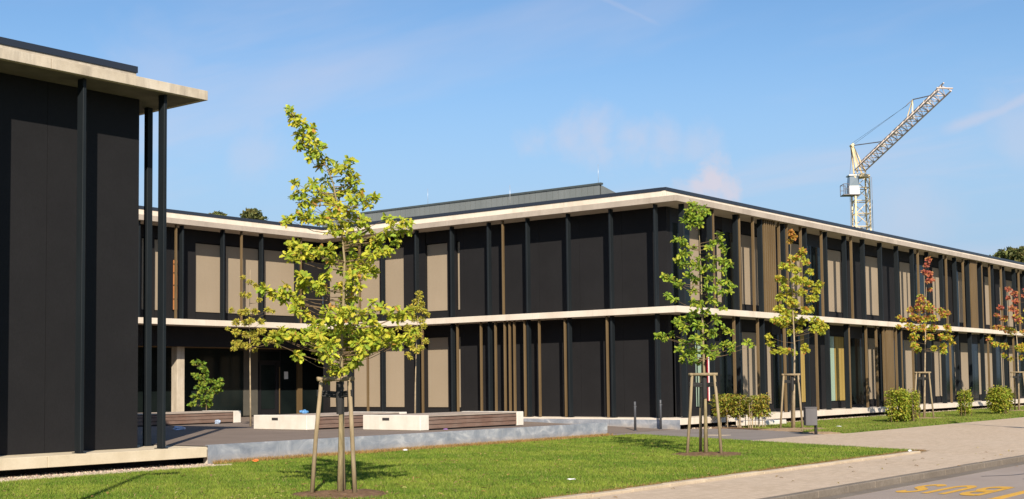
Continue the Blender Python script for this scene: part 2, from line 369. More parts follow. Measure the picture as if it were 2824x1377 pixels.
# kerb stones along the road
kerb = empty('kerb', (0, 7.97, ROADZ)); tag(kerb, kind='structure')
for i in range(34):
    u0 = 8 + i * 1.0
    box('kerb_stone', u0 + .004, u0 + .996, 7.9, 8.05, -.75, G + .006 + random.Random(i).uniform(-.004, .004), 'kerb_stone', kerb, .012)
box('kerb_run', -60, 8, 7.9, 8.05, -.75, G + .004, 'kerb_stone', kerb); box('kerb_run', 42, 160, 7.9, 8.05, -.75, G + .004, 'kerb_stone', kerb)
gut = tag(box('gutter', -60, 160, 7.62, 7.9, -.8, ROADZ + .004, 'kerb_stone'), kind='structure')
# stone edging of the lawn
edg = empty('lawn_edging', (0, 10.1, G)); tag(edg, kind='structure')
rr = random.Random(5)
for i in range(18):
    u0 = 8.6 + i * 1.0
    box('edging_stone', u0 + .004, u0 + .996, 10.055, 10.20, -.7, G + .045 + rr.uniform(-.006, .006), 'edging_stone', edg, .01)
box('edging_run', -60, 8.6, 10.055, 10.2, -.7, G + .045, 'edging_stone', edg)
LAWN1 = [(-30, 10.2), (26.85, 10.2), (27.3, 10.35), (32.3, 20.75), (31.1, 20.82), (16.82, 20.82), (16.82, 20.08), (-30, 20.08)]
lawn = tag(poly_obj('lawn', LAWN1, -.8, G + .004, 'lawn_soil'), kind='structure')
LAWN2 = [(35.4, 15.45), (160, 15.45), (160, 20.9), (39.6, 20.9), (37.9, 20.2), (36.4, 17.6), (35.2, 16.0)]
lawn2 = tag(poly_obj('lawn', LAWN2, -.8, G + .004, 'lawn_soil'), kind='structure')
# gravel beds at the foot of the facades
tag(poly_obj('gravel_bed', [(-30, 20.2), (16.82, 20.2), (16.82, 23), (-30, 23)], -.8, G - .02, 'soil_dry'), kind='structure')
tag(poly_obj('gravel_bed', [(36.1, 20.95), (160, 20.95), (160, 24), (36.1, 24)], -.8, G - .012, 'soil_dry'), kind='structure')
for i in range(10):
    u0 = 7.0 + i * .98
    o = box('gravel_edging', u0, u0 + .975, 20.08, 20.18, -.7, G + .035, 'edging_stone', edg, .008)
# planting bed under the clipped hedge and worn soil round the bin
bed = tag(poly_obj('planting_bed', [(36.35, 17.9), (37.9, 18.0), (40.2, 20.4), (39.6, 21.4), (37.1, 21.4), (37.5, 20.5)], -.8, G + .012, 'soil'), kind='structure')

# raised terrace: level near the benches, ramping down to the path beside the facade
def terr_z(u_, v_):
    a = min(max((31.0 - v_) / 9.5, 0), 1); b = min(max((u_ - 30.3) / 1.2, 0), 1)
    far = -.05 * min(max((u_ - 28) / 4, 0), 1)
    return 0.012 + far * (1 - b * a) - .365 * a * b
m = MB(); us = np.concatenate([np.linspace(16.8, 30, 14), np.linspace(30.2, 36.03, 30)]); vs = np.concatenate([np.linspace(20.9, 34, 40), [36, 38, 40.5, 44]])
nu, nv = len(us), len(vs)
m.v = [(u_, v_, terr_z(u_, v_)) for u_ in us for v_ in vs]
m.f = [(i * nv + j, (i + 1) * nv + j, (i + 1) * nv + j + 1, i * nv + j + 1) for i in range(nu - 1) for j in range(nv - 1) if not (us[i] >= 31.06 and vs[j + 1] < 21.75)]
ter = tag(m.build('terrace', 'terrace_asphalt'), kind='structure')
tag(box('porch_floor', 36.03, 41, 38.0, 44, -.4, .004, 'terrace_asphalt'), kind='structure')

# ------------------------------------------------------------------ buildings
class Facade:
    """t runs along the wall, d is the depth behind the slab edge"""
    def __init__(s, root, axis, edge): s.root, s.axis, s.edge = root, axis, edge
    def box(s, name, t0, t1, d0, d1, z0, z1, mat, parent=None, bev=0.0):
        p = parent or s.root
        if s.axis == 'x': return box(name, t0, t1, s.edge + d0, s.edge + d1, z0, z1, mat, p, bev)
        return box(name, s.edge + d0, s.edge + d1, t0, t1, z0, z1, mat, p, bev)
    def pt(s, t, d, z): return (t, s.edge + d, z) if s.axis == 'x' else (s.edge + d, t, z)
WALL_D, GLASS_D = .95, 1.07
CYL = {}
def cyl_mesh(r_, h, mat, n=20):
    key = (r_, round(h, 3), mat)
    if key not in CYL:
        m = MB(); m.tube([(0, 0, 0), (0, 0, h)], r_, n); me = bpy.data.meshes.new('cyl'); me.from_pydata(m.v, [], m.f); me.materials.append(M[mat])
        me.polygons.foreach_set('use_smooth', [len(p.vertices) == 4 for p in me.polygons]); me.update(); CYL[key] = me
    return CYL[key]
def column(fc, t, z0, z1, d=.3, parent=None):
    o = fc.box('column', t - .035, t + .035, d - .095, d + .095, z0, z1, 'column_paint', parent, .006)
    fc.box('base_plate', t - .07, t + .07, d - .125, d + .125, z0 + .001, z0 + .013, 'column_paint', o)
    return o
def fin(fc, t, z0, z1, d=.16):
    return fc.box('slat', t - .025, t + .025, d, d + .10, z0 + .004, z1 - .003, 'fin_bronze', None, .004)
def window(fc, t0, t1, z0, z1, kind='blind', seed=0):
    w = fc.box('window', t0 - .03, t1 + .03, 1.10, 1.16, z0 - .03, z1 + .03, 'frame_dark')
    if kind == 'blind':
        rn = random.Random(seed)
        fc.box('blind', t0, t1, GLASS_D + rn.uniform(0, .008), 1.092, z0 + .012, z1, 'blind_beige', w)
        fc.box('bottom_rail', t0 + .005, t1 - .005, GLASS_D - .012, GLASS_D + .018, z0, z0 + .02, 'blind_beige', w)
    elif kind == 'green':
        mid = t0 + (t1 - t0) * .5
        fc.box('pane', t0, mid - .03, GLASS_D, 1.092, z0, z1, 'glass_green', w); fc.box('pane', mid + .03, t1, GLASS_D, 1.092, z0, z1, 'glass_green', w)
        fc.box('mullion', mid - .025, mid + .025, GLASS_D - .02, 1.09, z0 - .02, z1 + .02, 'frame_dark', w)
    elif kind == 'greengold':
        mid = t0 + (t1 - t0) * .42
        fc.box('pane', t0, mid - .03, GLASS_D, 1.092, z0, z1, 'glass_green', w); fc.box('curtain', mid + .03, t1, GLASS_D, 1.092, z0, z1, 'curtain_gold', w)
        fc.box('sill', t0 - .02, t1 + .02, GLASS_D - .05, 1.09, z0 - .10, z0 - .07, 'concrete_cream', w)
    elif kind == 'gold':
        fc.box('curtain', t0, t1, GLASS_D, 1.092, z0, z1, 'curtain_gold', w)
        fc.box('sill', t0 - .02, t1 + .02, GLASS_D - .05, 1.09, z0 - .10, z0 - .07, 'concrete_cream', w)
    else:
        fc.box('pane', t0, t1, GLASS_D, 1.092, z0, z1, 'glass_dark', w)
        fc.box('bottom_rail', t0 - .02, t1 + .02, GLASS_D - .02, 1.095, z0 - .025, z0 + .02, 'frame_dark', w)
    return w
def wall(fc, t0, t1, z0, z1, wins, joints, wz, mat='cladding_dark', glassy=False):
    """boards in front, windows set back between them; wins = (a, b, kind)"""
    wins = sorted(w for w in wins if w[0] < t1 and w[1] > t0)
    fc.box('wall', t0, t1, 1.17, 1.30, z0, z1, 'frame_dark')
    cur = t0; spans = []
    for a, b, k in wins:
        if a - cur > .03: spans.append((cur, a))
        window(fc, a, b, wz[0], wz[1], k, int(a * 100))
        fc.box('sill_panel', a + .004, b - .004, WALL_D + .03, 1.09, z0 + .004, wz[0] - .035, mat)
        fc.box('head_panel', a + .004, b - .004, WALL_D + .03, 1.09, wz[1] + .035, z1 - .004, mat)
        cur = b
    if t1 - cur > .03: spans.append((cur, t1))
    for a, b in spans:
        cuts = [a] + [j for j in joints if a + .15 < j < b - .15] + [b]
        for p_, q in zip(cuts[:-1], cuts[1:]):
            if glassy and random.Random(int(p_ * 50 + z0)).random() < .6:
                g_ = fc.box('glazed_panel', p_ + .004, q - .004, WALL_D + .04, 1.165, z0 + .004, z1 - .004, 'frame_dark'); fc.box('pane', p_ + .05, q - .05, WALL_D + .02, WALL_D + .039, z0 + .12, z1 - .5, 'glass_dark', g_)
            else: fc.box('cladding_panel', p_ + .004, q - .004, WALL_D, 1.165, z0 + .004, z1 - .004, mat)
def fascia(fc, t0, t1, z0, z1, d0, d1, step, mat, name, off=0.0):
    n = max(1, round((t1 - t0) / step)); s = (t1 - t0) / n
    for i in range(n):
        fc.box(name, t0 + i * s + (.004 if i else 0), t0 + (i + 1) * s - (.004 if i < n - 1 else 0), d0, d1, z0, z1, mat, None, .006)

FB, FT, ST, SB, PB = 6.98, 7.175, 3.60, 3.39, -.207
ZG, ZU = (0.0, SB), (ST, FB)
WZG, WZU = (.31, 2.93), (3.95, 6.49)

# ---- main building: long street wing, courtyard front and rear wing
UB, VC, VD = 36.04, 21.40, 37.70
END = 84.0
main = empty('school_building', (37, 23, G), 'two storey dark building with cream concrete slab edges around the paved courtyard', 'building')
FC, FBB, FD = Facade(main, 'x', VC), Facade(main, 'y', UB), Facade(main, 'x', VD)
def L(o_): # plan outline inset by o_
    return [(20, VD + o_), (UB + o_, VD + o_), (UB + o_, VC + o_), (END, VC + o_), (END, 62), (20, 62)]
poly_obj('roof_slab', L(.12), FB + .002, FT - .006, 'soffit_paint', main)
poly_obj('floor_slab', L(.12), SB + .002, ST - .004, 'soffit_paint', main)
pl_ = poly_obj('plinth_slab', [(UB + .12, VD + 5), (UB + .12, VC + .12), (END, VC + .12), (END, VD + 5)], PB + .01, -.002, 'concrete_cream', main)
poly_obj('foundation', [(UB + .55, VD), (UB + .55, VC + .55), (END, VC + .55), (END, VD)], -.8, PB + .005, 'foundation', main)
for nm, z0, z1, st_, mt in (('roof_edge', FB, FT, 3.66, 'concrete_edge'), ('slab_edge', SB, ST, 5.4, 'concrete_cream')):
    fascia(FC, UB, END, z0, z1, 0, .115, st_, mt, nm)
    fascia(FBB, VC + .12, VD + .115, z0, z1, 0, .115, st_, mt, nm)
    fascia(FD, 20, UB - .003, z0, z1, 0, .115, st_, mt, nm)
fascia(FC, UB, END, PB, 0, 0, .115, 5.49, 'concrete_cream', 'plinth_edge')
fascia(FBB, VC + .12, VD, PB, 0, .0, .115, 5.4, 'concrete_cream', 'plinth_edge')
# set-back roof upstand and dark metal cap
for fc, a, b in ((FC, UB + 1.0, END), (FBB, VC + 1.12, VD + 1.12), (FD, 20, UB + .997)):
    fascia(fc, a, b, FT - .02, 7.52, 1.0, 1.115, 3.66, 'concrete_cream', 'upstand')
    fc.box('roof_cap', a, b, .975, 1.16, 7.522, 7.635, 'cap_metal')
# galvanised panels over the plinth edge on the courtyard side
e = [21.40, 24.1, 27.1, 30.1, 33.1, 36.1]
for a, b in zip(e[:-1], e[1:]): FBB.box('edge_panel', a + .004, b - .004, -.022, -.004, -.6, -.045, 'galvanised', None)
COLC = [36.35 + .52 + i * 1.83 for i in range(26)]
COLB = [22.37 + i * 1.755 for i in range(9)]
COLD = [25.7 + i * 1.86 for i in range(6)]
for t_ in COLC:
    column(FC, t_, 0, SB); column(FC, t_, ST, FB)
for t_ in COLB:
    column(FBB, t_, 0, SB); column(FBB, t_, ST, FB)
for t_ in COLD: column(FD, t_, ST, FB)
CU_W = [(38.55, 39.3, 'blind'), (40.35, 40.85, 'blind'), (42.25, 43.68, 'blind'), (44.05, 44.35, 'blind'), (46.2, 47.2, 'blind'), (49.6, 51.1, 'blind'), (53.35, 54.97, 'blind'),
        (57.3, 58.75, 'blind'), (60.3, 60.6, 'blind'), (61.3, 62.55, 'blind'), (63.9, 64.2, 'blind'), (65.0, 66.15, 'blind'), (67.3, 67.6, 'blind'), (68.9, 70.1, 'blind'), (71.3, 71.9, 'blind'), (72.6, 73.9, 'blind'), (76.2, 77.7, 'blind'), (79.9, 81.3, 'blind')]
CG_W = [(38.72, 39.30, 'green'), (40.4, 41.6, 'pane'), (42.15, 43.45, 'blind'), (44.0, 44.5, 'blind'), (45.25, 46.0, 'pane'), (46.9, 47.7, 'gold'), (49.55, 51.15, 'greengold'), (53.5, 54.7, 'blind'), (57.55, 58.85, 'blind'), (61.2, 62.45, 'blind'),
        (64.1, 64.48, 'blind'), (64.9, 66.4, 'blind'), (67.6, 68.25, 'blind'), (68.6, 70.05, 'blind'), (71.25, 71.98, 'blind'), (72.5, 73.6, 'blind'), (76.2, 77.7, 'blind'), (79.9, 81.3, 'blind')]
B_W = [(31.33, 31.52, 'blind'), (31.95, 33.06, 'blind'), (34.18, 35.26, 'blind'), (35.47, 36.99, 'blind'), (37.28, 38.37, 'blind')]
D_W = [(28.2, 28.36, 'blind'), (28.74, 29.02, 'blind'), (30.56, 31.79, 'blind'), (31.98, 33.66, 'blind'), (33.87, 35.52, 'blind')]
wall(FC, UB + 1.17, END, *ZU, CU_W, COLC, WZU, glassy=True); wall(FC, UB + 1.17, END, *ZG, CG_W, COLC, WZG, glassy=True)
wall(FBB, VC + .95, VD + .95, *ZU, B_W, COLB, WZU); wall(FBB, VC + .95, VD + .95, *ZG, B_W, COLB, WZG)
wall(FD, 20, UB + .95, *ZU, D_W, COLD, WZU)
# bronze slats, crowding and thinning out along the fronts
for t_ in (38.77, 40.62, 41.65, 42.5, 42.66, 42.82, 42.98, 43.14, 43.3, 43.68, 44.33, 45.5, 47.34, 50.16, 57.5, 61.1, 63.43, 64.5, 64.66, 64.82, 64.98, 65.14, 65.3, 66.15, 67.36, 69.22, 72.2, 75.0, 78.1): fin(FC, t_, ST, FB)
for t_ in (40.1, 41.85, 43.95, 46.66, 49.69, 51.43, 52.49, 53.26, 53.56, 53.7, 53.84, 53.98, 54.12, 54.26, 54.65, 55.24, 56.58, 61.3, 66.8, 70.9, 74.6, 77.2): fin(FC, t_, 0, SB)
for t_ in (28.68, 35.82): fin(FBB, t_, ST, FB)
for t_ in (35.4, 32.56, 30.84, 29.73, 29.06, 28.64, 28.42, 28.21, 27.75, 27.11, 26.01, 24.28): fin(FBB, t_, 0, SB)
for t_ in (29.1, 32.1, 35.09): fin(FD, t_, ST, FB)
# orange slatted shutter glimpsed in the rear wing
sh = FD.box('shutter', 29.50, 29.68, .90, .945, 3.96, 5.80, 'frame_dark')
for a in (29.51, 29.605): FD.box('shutter_board', a, a + .07, .87, .899, 3.98, 5.78, 'timber_orange', sh)
for z_ in (4.35, 4.85, 5.3, 5.62): FD.box('shutter_batten', 29.495, 29.685, .855, .869, z_, z_ + .03, 'frame_dark', sh)
# porch under the rear wing
FD.box('lintel', 20, UB + .94, .95, 1.25, 2.66, SB - .004, 'cladding_dark')
FD.box('porch_ceiling', 20, 41, 1.25, 2.78, 2.67, 2.74, 'soffit_wood')
FD.box('porch_wall', 20, 34.3, 2.70, 2.9, 0.012, 2.67, 'glass_dark')
FD.box('pier', 34.33, 35.06, 2.70, 2.9, 0.012, 2.67, 'pier_grey')
FD.box('pillar', 30.06, 30.40, 1.36, 1.70, 0.012, 2.67, 'concrete_weathered', None, .012)
pd = FD.box('porch_door', 35.07, 36.32, 2.74, 2.80, 0.012, 2.67, 'frame_dark')
FD.box('door_glass', 35.27, 35.98, 2.725, 2.738, .25, 2.02, 'glass_dark', pd); FD.box('transom_glass', 35.22, 36.25, 2.725, 2.738, 2.22, 2.58, 'glass_dark', pd)
FD.box('door_leaf_frame', 35.14, 35.24, 2.70, 2.738, .05, 2.12, 'frame_dark', pd); FD.box('door_leaf_frame', 36.01, 36.11, 2.70, 2.738, .05, 2.12, 'frame_dark', pd)
FD.box('door_handle', 36.16, 36.19, 2.64, 2.67, .05, 1.95, 'fin_bronze', pd)
sg = FD.box('side_light', 36.33, 37.18, 2.74, 2.80, 0.012, 2.67, 'glass_dark'); FD.box('notice', 36.50, 36.71, 2.731, 2.738, 1.46, 1.76, 'paper_white', sg)
FD.box('porch_post', 37.20, 37.44, 2.66, 2.84, 0.012, 2.67, 'fin_bronze')
FD.box('side_light', 37.46, 41, 2.74, 2.80, 0.012, 2.67, 'glass_dark')
# striped banner standing inside the street corner window
bn = FC.box('window_banner', 39.40, 39.72, .90, .945, .5, 2.0, 'paint_red')
FC.box('banner_stripe', 39.48, 39.57, .885, .897, .5, 2.0, 'paper_white', bn); FC.box('banner_stripe', 39.65, 39.71, .885, .897, .5, 2.0, 'curtain_gold', bn)
# zinc clad plant room on the roof, sloping down to the back
pr_ = MB(); pr_.add([(44, 29.7, 7.1), (44, 46, 7.1), (54, 46, 7.1), (54, 29.7, 7.1), (44, 29.7, 9.26), (44, 46, 9.26), (54, 46, 7.4), (54, 29.7, 7.4)],
                    [(0, 1, 5, 4), (1, 2, 6, 5), (2, 3, 7, 6), (3, 0, 4, 7), (4, 5, 6, 7), (3, 2, 1, 0)])
plant = pr_.build('roof_plant_room', 'zinc_edge', main, (44, 38, 7.1))
for i in range(54):
    v0 = 29.7 + i * .3; box('zinc_panel', 43.97, 43.995, v0 + .006, v0 + .294, 7.15, 9.24, 'zinc', plant)
box('zinc_coping', 43.93, 44.1, 29.62, 46.05, 9.25, 9.33, 'zinc_edge', plant)
mm = MB(); mm.add([(44.0, 29.68, 7.15), (53.9, 29.68, 7.15), (53.9, 29.68, 7.38), (44.0, 29.68, 9.24)], [(0, 1, 2, 3)]); mm.add([(44.0, 29.66, 7.15), (53.9, 29.66, 7.15), (53.9, 29.66, 7.38), (44.0, 29.66, 9.24)], [(3, 2, 1, 0)])
mm.build('zinc_gable', 'zinc', plant, (44, 29.67, 7.15))
for t_, z1, lab in ((39.15, 10.05, 'thin lightning rod on the zinc roof box, left of the other rods'), (29.8, 10.1, 'thin lightning rod at the right hand corner of the zinc roof box')):
    o = put('lightning_rod', cyl_mesh(.007, z1 - 9.33, 'rod_metal', 8), (44.02, t_, 9.332)); tag(o, lab, 'lightning rod', 'lightning rods on the roof')
o = put('lightning_rod', cyl_mesh(.007, .75, 'rod_metal', 8), (37.1, 29.0, 7.637)); tag(o, 'thin lightning rod on the dark roof cap in front of the zinc box', 'lightning rod', 'lightning rods on the roof')

# ---- left pavilion
VA, UA = 20.86, 16.79
pav_b = empty('pavilion_building', (10, 22, G), 'tall dark pavilion with projecting cream concrete roof at the left of the lawn', 'building')
FA = Facade(pav_b, 'x', VA)
U0 = -8.0
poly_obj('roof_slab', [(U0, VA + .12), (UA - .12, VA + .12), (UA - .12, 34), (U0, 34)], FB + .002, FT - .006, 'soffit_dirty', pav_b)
fascia(FA, U0, UA, FB, FT, 0, .115, 3.66, 'concrete_weathered', 'roof_edge')
for i in range(4): box('roof_edge', UA - .115, UA, VA + .12 + i * 3.25, VA + .12 + (i + 1) * 3.25 - .008, FB, FT, 'concrete_weathered', pav_b, .006)
FA.box('upstand', U0, UA - 1.0, 1.0, 1.12, FT - .02, 7.52, 'concrete_weathered'); FA.box('roof_cap', U0, UA - .98, .975, 1.16, 7.522, 7.65, 'cap_metal')
box('upstand', UA - 1.12, UA - 1.0, VA + 1.13, 33, FT - .02, 7.52, 'concrete_weathered', pav_b); box('roof_cap', UA - 1.16, UA - .98, VA + 1.17, 33, 7.522, 7.65, 'cap_metal', pav_b)
poly_obj('plinth_slab', [(U0, VA + .12), (UA - .12, VA + .12), (UA - .12, 34), (U0, 34)], PB + .004, -.001, 'concrete_warm', pav_b)
fascia(FA, U0, UA, PB, 0, 0, .115, 3.66, 'concrete_warm', 'plinth_edge')
for i in range(4): box('plinth_edge', UA - .115, UA, VA + .12 + i * 3.25, VA + .12 + (i + 1) * 3.25 - .008, PB, 0, 'concrete_warm', pav_b, .006)
poly_obj('foundation', [(U0, VA + .6), (UA - .3, VA + .6), (UA - .3, 33), (U0, 33)], -.8, PB + .002, 'foundation', pav_b)
ca = [14.08 - 1.83 * i for i in range(10)][::-1]
cuts = [U0] + [c_ - .3 for c_ in ca if c_ > U0 + 1] + [UA - .955]
for a, b in zip(cuts[:-1], cuts[1:]): FA.box('cladding_panel', a + .004, b - .004, .95, 1.12, .004, FB - .004, 'cladding_dark')
box('wall', UA - 1.12, UA - .955, VA + 1.13, 33, .004, FB - .004, 'cladding_dark', pav_b)
box('wall', U0, UA - 1.13, VA + 1.13, VA + 1.3, .004, FB - .004, 'frame_dark', pav_b)
for t_ in ca + [15.91]: column(FA, t_, 0, FB)
for v_ in (22.36, 24.2, 26.0, 27.85, 29.7, 31.5):
    o = box('column', UA - .395, UA - .265, v_ - .06, v_ + .06, 0, FB, 'column_paint', pav_b, .006); box('base_plate', UA - .43, UA - .23, v_ - .10, v_ + .10, .001, .013, 'column_paint', o)

# ---- steel retaining edge of the terrace
ret = empty('retaining_wall', (24, VA, G), 'low galvanised steel retaining edge of the terrace beside the lawn', 'wall')
js = [16.80, 19.81, 22.74, 25.66, 28.65, 31.05]
for a, b in zip(js[:-1], js[1:]):
    box('steel_panel', a + .004, b - .004, 20.84, 20.86, -.6, .03, 'galvanised', ret)
    box('steel_rim', a + .004, b - .004, 20.861, 20.93, .022, .034, 'galvanised', ret)
box('steel_panel', 31.03, 31.05, 20.862, 21.75, -.6, .03, 'galvanised', ret)
box('concrete_core', 16.85, 31.02, 20.93, 21.05, -.6, .008, 'concrete_cream', ret)

# ---- benches on the terrace
def bench(u0, u1, v0, v1, label, far_block=.3):
    b = empty('terrace_bench', ((u0 + u1) / 2, (v0 + v1) / 2, .0), label, 'bench', 'long benches on the terrace')
    zt = .40; z0 = .016
    e = box('end_block', u0, u0 + .34, v0, v1, z0, zt, 'concrete_white', b, .012)
    s0 = v1 - (v1 - v0) * .47
    box('slot', u0 - .006, u0 + .01, s0, s0 + .24, .265, .335, 'slot_dark', e)
    box('end_block', u1 - far_block, u1, v0, v1, z0, zt, 'concrete_white', b, .012)
    box('core', u0 + .34, u1 - far_block, v0 + .06, v1 - .06, z0, zt - .045, 'slot_dark', b)
    zs = [.05, .16, .272, .352]
    for a, c_ in zip(zs[:-1], zs[1:]):
        box('side_plank', u0 + .345, u1 - far_block - .005, v0 + .012, v0 + .05, a, c_ - .012, 'bench_wood', b, .004)
        box('side_plank', u0 + .345, u1 - far_block - .005, v1 - .05, v1 - .012, a, c_ - .012, 'bench_wood', b, .004)
    n = 12; w = (v1 - v0 - .02) / n
    for i in range(n): box('top_plank', u0 + .345, u1 - far_block - .005, v0 + .01 + i * w, v0 + .01 + (i + 1) * w - .01, zt - .04, zt - .004 - .002 * (i % 3), 'bench_top', b, .003)
    return b
bench(24.6, 28.9, 22.2, 24.22, 'wooden bench with wide white concrete end nearest the steel edge')
bench(23.8, 27.7, 25.5, 27.6, 'wooden bench with white concrete end directly behind the front lawn tree')
bench(23.2, 27.85, 32.9, 34.5, 'wooden bench beside the pavilion columns, half in shade')

# ------------------------------------------------------------------ vegetation
OAK = [(0, -.55), (.10, -.38), (.07, -.24), (.22, -.12), (.12, .0), (.27, .17), (.15, .26), (.18, .42), (0, .55)]
MAPLE = [(0, -.45), (.12, -.22), (.42, -.25), (.26, -.02), (.5, .18), (.22, .17), (.2, .32), (0, .55)]
OVAL = [(0, -.5), (.2, -.22), (.24, .08), (.12, .36), (0, .5)]
SLIM = [(0, -.5), (.17, -.15), (.14, .2), (0, .5)]
def outline(half): return half + [(-x, y) for x, y in half[-2:0:-1]]
def leaves_mesh(name, items, half, parent, mat='leaf'):
    """items: arrays of position, axis, normal, size, colour; each leaf is a lobed, folded blade"""
    out = np.array(outline(half)); n = len(out)
    loc = np.concatenate([np.array([[0, 0]]), out])
    P, A, N, S, C = [np.array(x) for x in items]
    A = A / np.linalg.norm(A, axis=1, keepdims=True); B = np.cross(N, A); B /= np.linalg.norm(B, axis=1, keepdims=True) + 1e-9; N2 = np.cross(A, B)
    fold = np.abs(loc[:, 0]) * .35 - (loc[:, 1] ** 2) * .35
    vv = P[:, None] + S[:, None, None] * (loc[None, :, 0, None] * B[:, None] + loc[None, :, 1, None] * A[:, None] + fold[None, :, None] * N2[:, None])
    k = len(P); vv = vv.reshape(-1, 3)
    tri = np.array([(0, 1 + i, 1 + (i + 1) % n) for i in range(n)]); F = (tri[None] + (np.arange(k) * (n + 1))[:, None, None]).reshape(-1, 3)
    return tri_mesh(name, vv, F, np.repeat(C, n + 1, axis=0), parent, mat)
def tri_mesh(name, vv, F, C, parent, mat):
    base = np.array(wpos(parent)) if parent is not None else np.zeros(3)
    me = bpy.data.meshes.new(name); vv = np.asarray(vv, dtype=np.float32) - base.astype(np.float32); F = np.asarray(F, dtype=np.int32)
    me.vertices.add(len(vv)); me.vertices.foreach_set('co', vv.ravel())
    me.loops.add(F.size); me.loops.foreach_set('vertex_index', F.ravel())
    me.polygons.add(len(F)); me.polygons.foreach_set('loop_start', np.arange(0, F.size, 3, dtype=np.int32)); me.polygons.foreach_set('loop_total', np.full(len(F), 3, dtype=np.int32))
    me.update(calc_edges=True)
    ca_ = me.color_attributes.new('Col', 'FLOAT_COLOR', 'POINT')
    ca_.data.foreach_set('color', np.concatenate([np.asarray(C, dtype=np.float32), np.ones((len(C), 1), dtype=np.float32)], axis=1).ravel())
    me.materials.append(M[mat])
    return put(name, me, base, parent)
def pal(rs, cols, n):
    c = np.array(cols)[rs.randint(0, len(cols), n)]; c = c * rs.uniform(.75, 1.25, (n, 1)); return c * rs.uniform(.92, 1.08, (n, 3))
def unit(rs, n):
    x = rs.normal(size=(n, 3)); return x / np.linalg.norm(x, axis=1, keepdims=True)
TREES = {}
def young_tree(uv, x0, y0, k, spine, clumps, half, leaf, per, colf, label, trunk_r, bark, seed, spread=.8, zb=G, origin=None, group=None, name='young_tree', stop=.97, dens=5.6, grow=1.2):
    """spine and clumps are measured on the picture (x, y[, radius]) and turned into metres: k pixels per metre at this tree"""
    rs = np.random.RandomState(seed); rn = random.Random(seed)
    base = Vector((uv[0], uv[1], zb)); lean = -.004 + 1.33e-5 * (x0 - 450)
    def P(x, y, dep=0.0):
        hgt = (y0 - y) / k; lat = (x - (x0 - lean * (y0 - y))) / k
        return base + RIGHT * lat + FWD * dep + Vector((0, 0, hgt))
    t = empty(name, base, label, 'tree', group)
    sp_ = [P(*q) for q in spine]
    sp_[0] = sp_[0] - Vector((0, 0, .04))
    L_ = len(sp_); H = sp_[-1].z - base.z
    rad = [max(.006, trunk_r * (1 - stop * max(0, (q.z - base.z)) / H)) for q in sp_]; rad[0] *= 1.25
    m = MB(); m.tube(sp_, rad, 10)
    m.build('trunk', bark, t, base, True)
    def on_spine(z):
        for a, b in zip(sp_[:-1], sp_[1:]):
            if a.z <= z <= b.z:
                f = (z - a.z) / max(1e-6, b.z - a.z); return a.lerp(b, f)
        return sp_[-1] if z > sp_[-1].z else sp_[0]
    br = MB(); items = [[], [], [], [], []]
    zmin = min(y0 - c_[1] for c_ in clumps) / k; zmax = max(y0 - c_[1] for c_ in clumps) / k
    for c_ in clumps:
        x, y = c_[0], c_[1]; r_ = (c_[2] if len(c_) > 2 else 14) / k
        ctr = P(x, y); ax = on_spine(ctr.z); lat = abs((ctr - ax).dot(RIGHT))
        hz = (ctr.z - base.z - zmin) / max(.01, zmax - zmin)
        width = spread * (1 - .8 * hz)
        dep = rn.uniform(-1, 1) * max(.05, math.sqrt(max(0, width * width - lat * lat)) if lat < width else .15)
        ctr = P(x, y, dep)
        st_ = on_spine(max(base.z + zmin * 1.02, ctr.z - .06 - .32 * (ctr - ax).length * rn.uniform(.3, 1))); mid = st_.lerp(ctr, .5) + Vector((rn.uniform(-.05, .05), rn.uniform(-.05, .05), -.05))
        if rn.random() < .62: br.tube([st_, mid, ctr], [.009, .005, .002], 5, False)
        r_ *= grow; n = max(10, int(dens * per * (r_ / leaf + .25) ** 1.7)); 
        off = unit(rs, n) * (rs.uniform(.1, 1, (n, 1)) ** .5) * r_; off[:, 2] *= .8
        pos = np.array(ctr) + off
        axv = off / (np.linalg.norm(off, axis=1, keepdims=True) + 1e-6) + unit(rs, n) * .6 + np.array([0, 0, -.15])
        nrm = np.array([0, 0, .35]) + unit(rs, n) * .75 + np.array(to_sun) * .95
        for lst, val in zip(items, (pos, axv, nrm, leaf * rs.uniform(.65, 1.2, n), colf(rs, n, hz))): lst.append(val)
    tag(br.build('branches', 'twig', t, base), kind='stuff')
    leaves_mesh('crown', [np.concatenate(x) for x in items], half, t)
    return t
def scaled(lst, s, ox, oy): return [(ox + c_[0] / s, oy + c_[1] / s, (c_[2] if len(c_) > 2 else 16) / s) for c_ in lst]

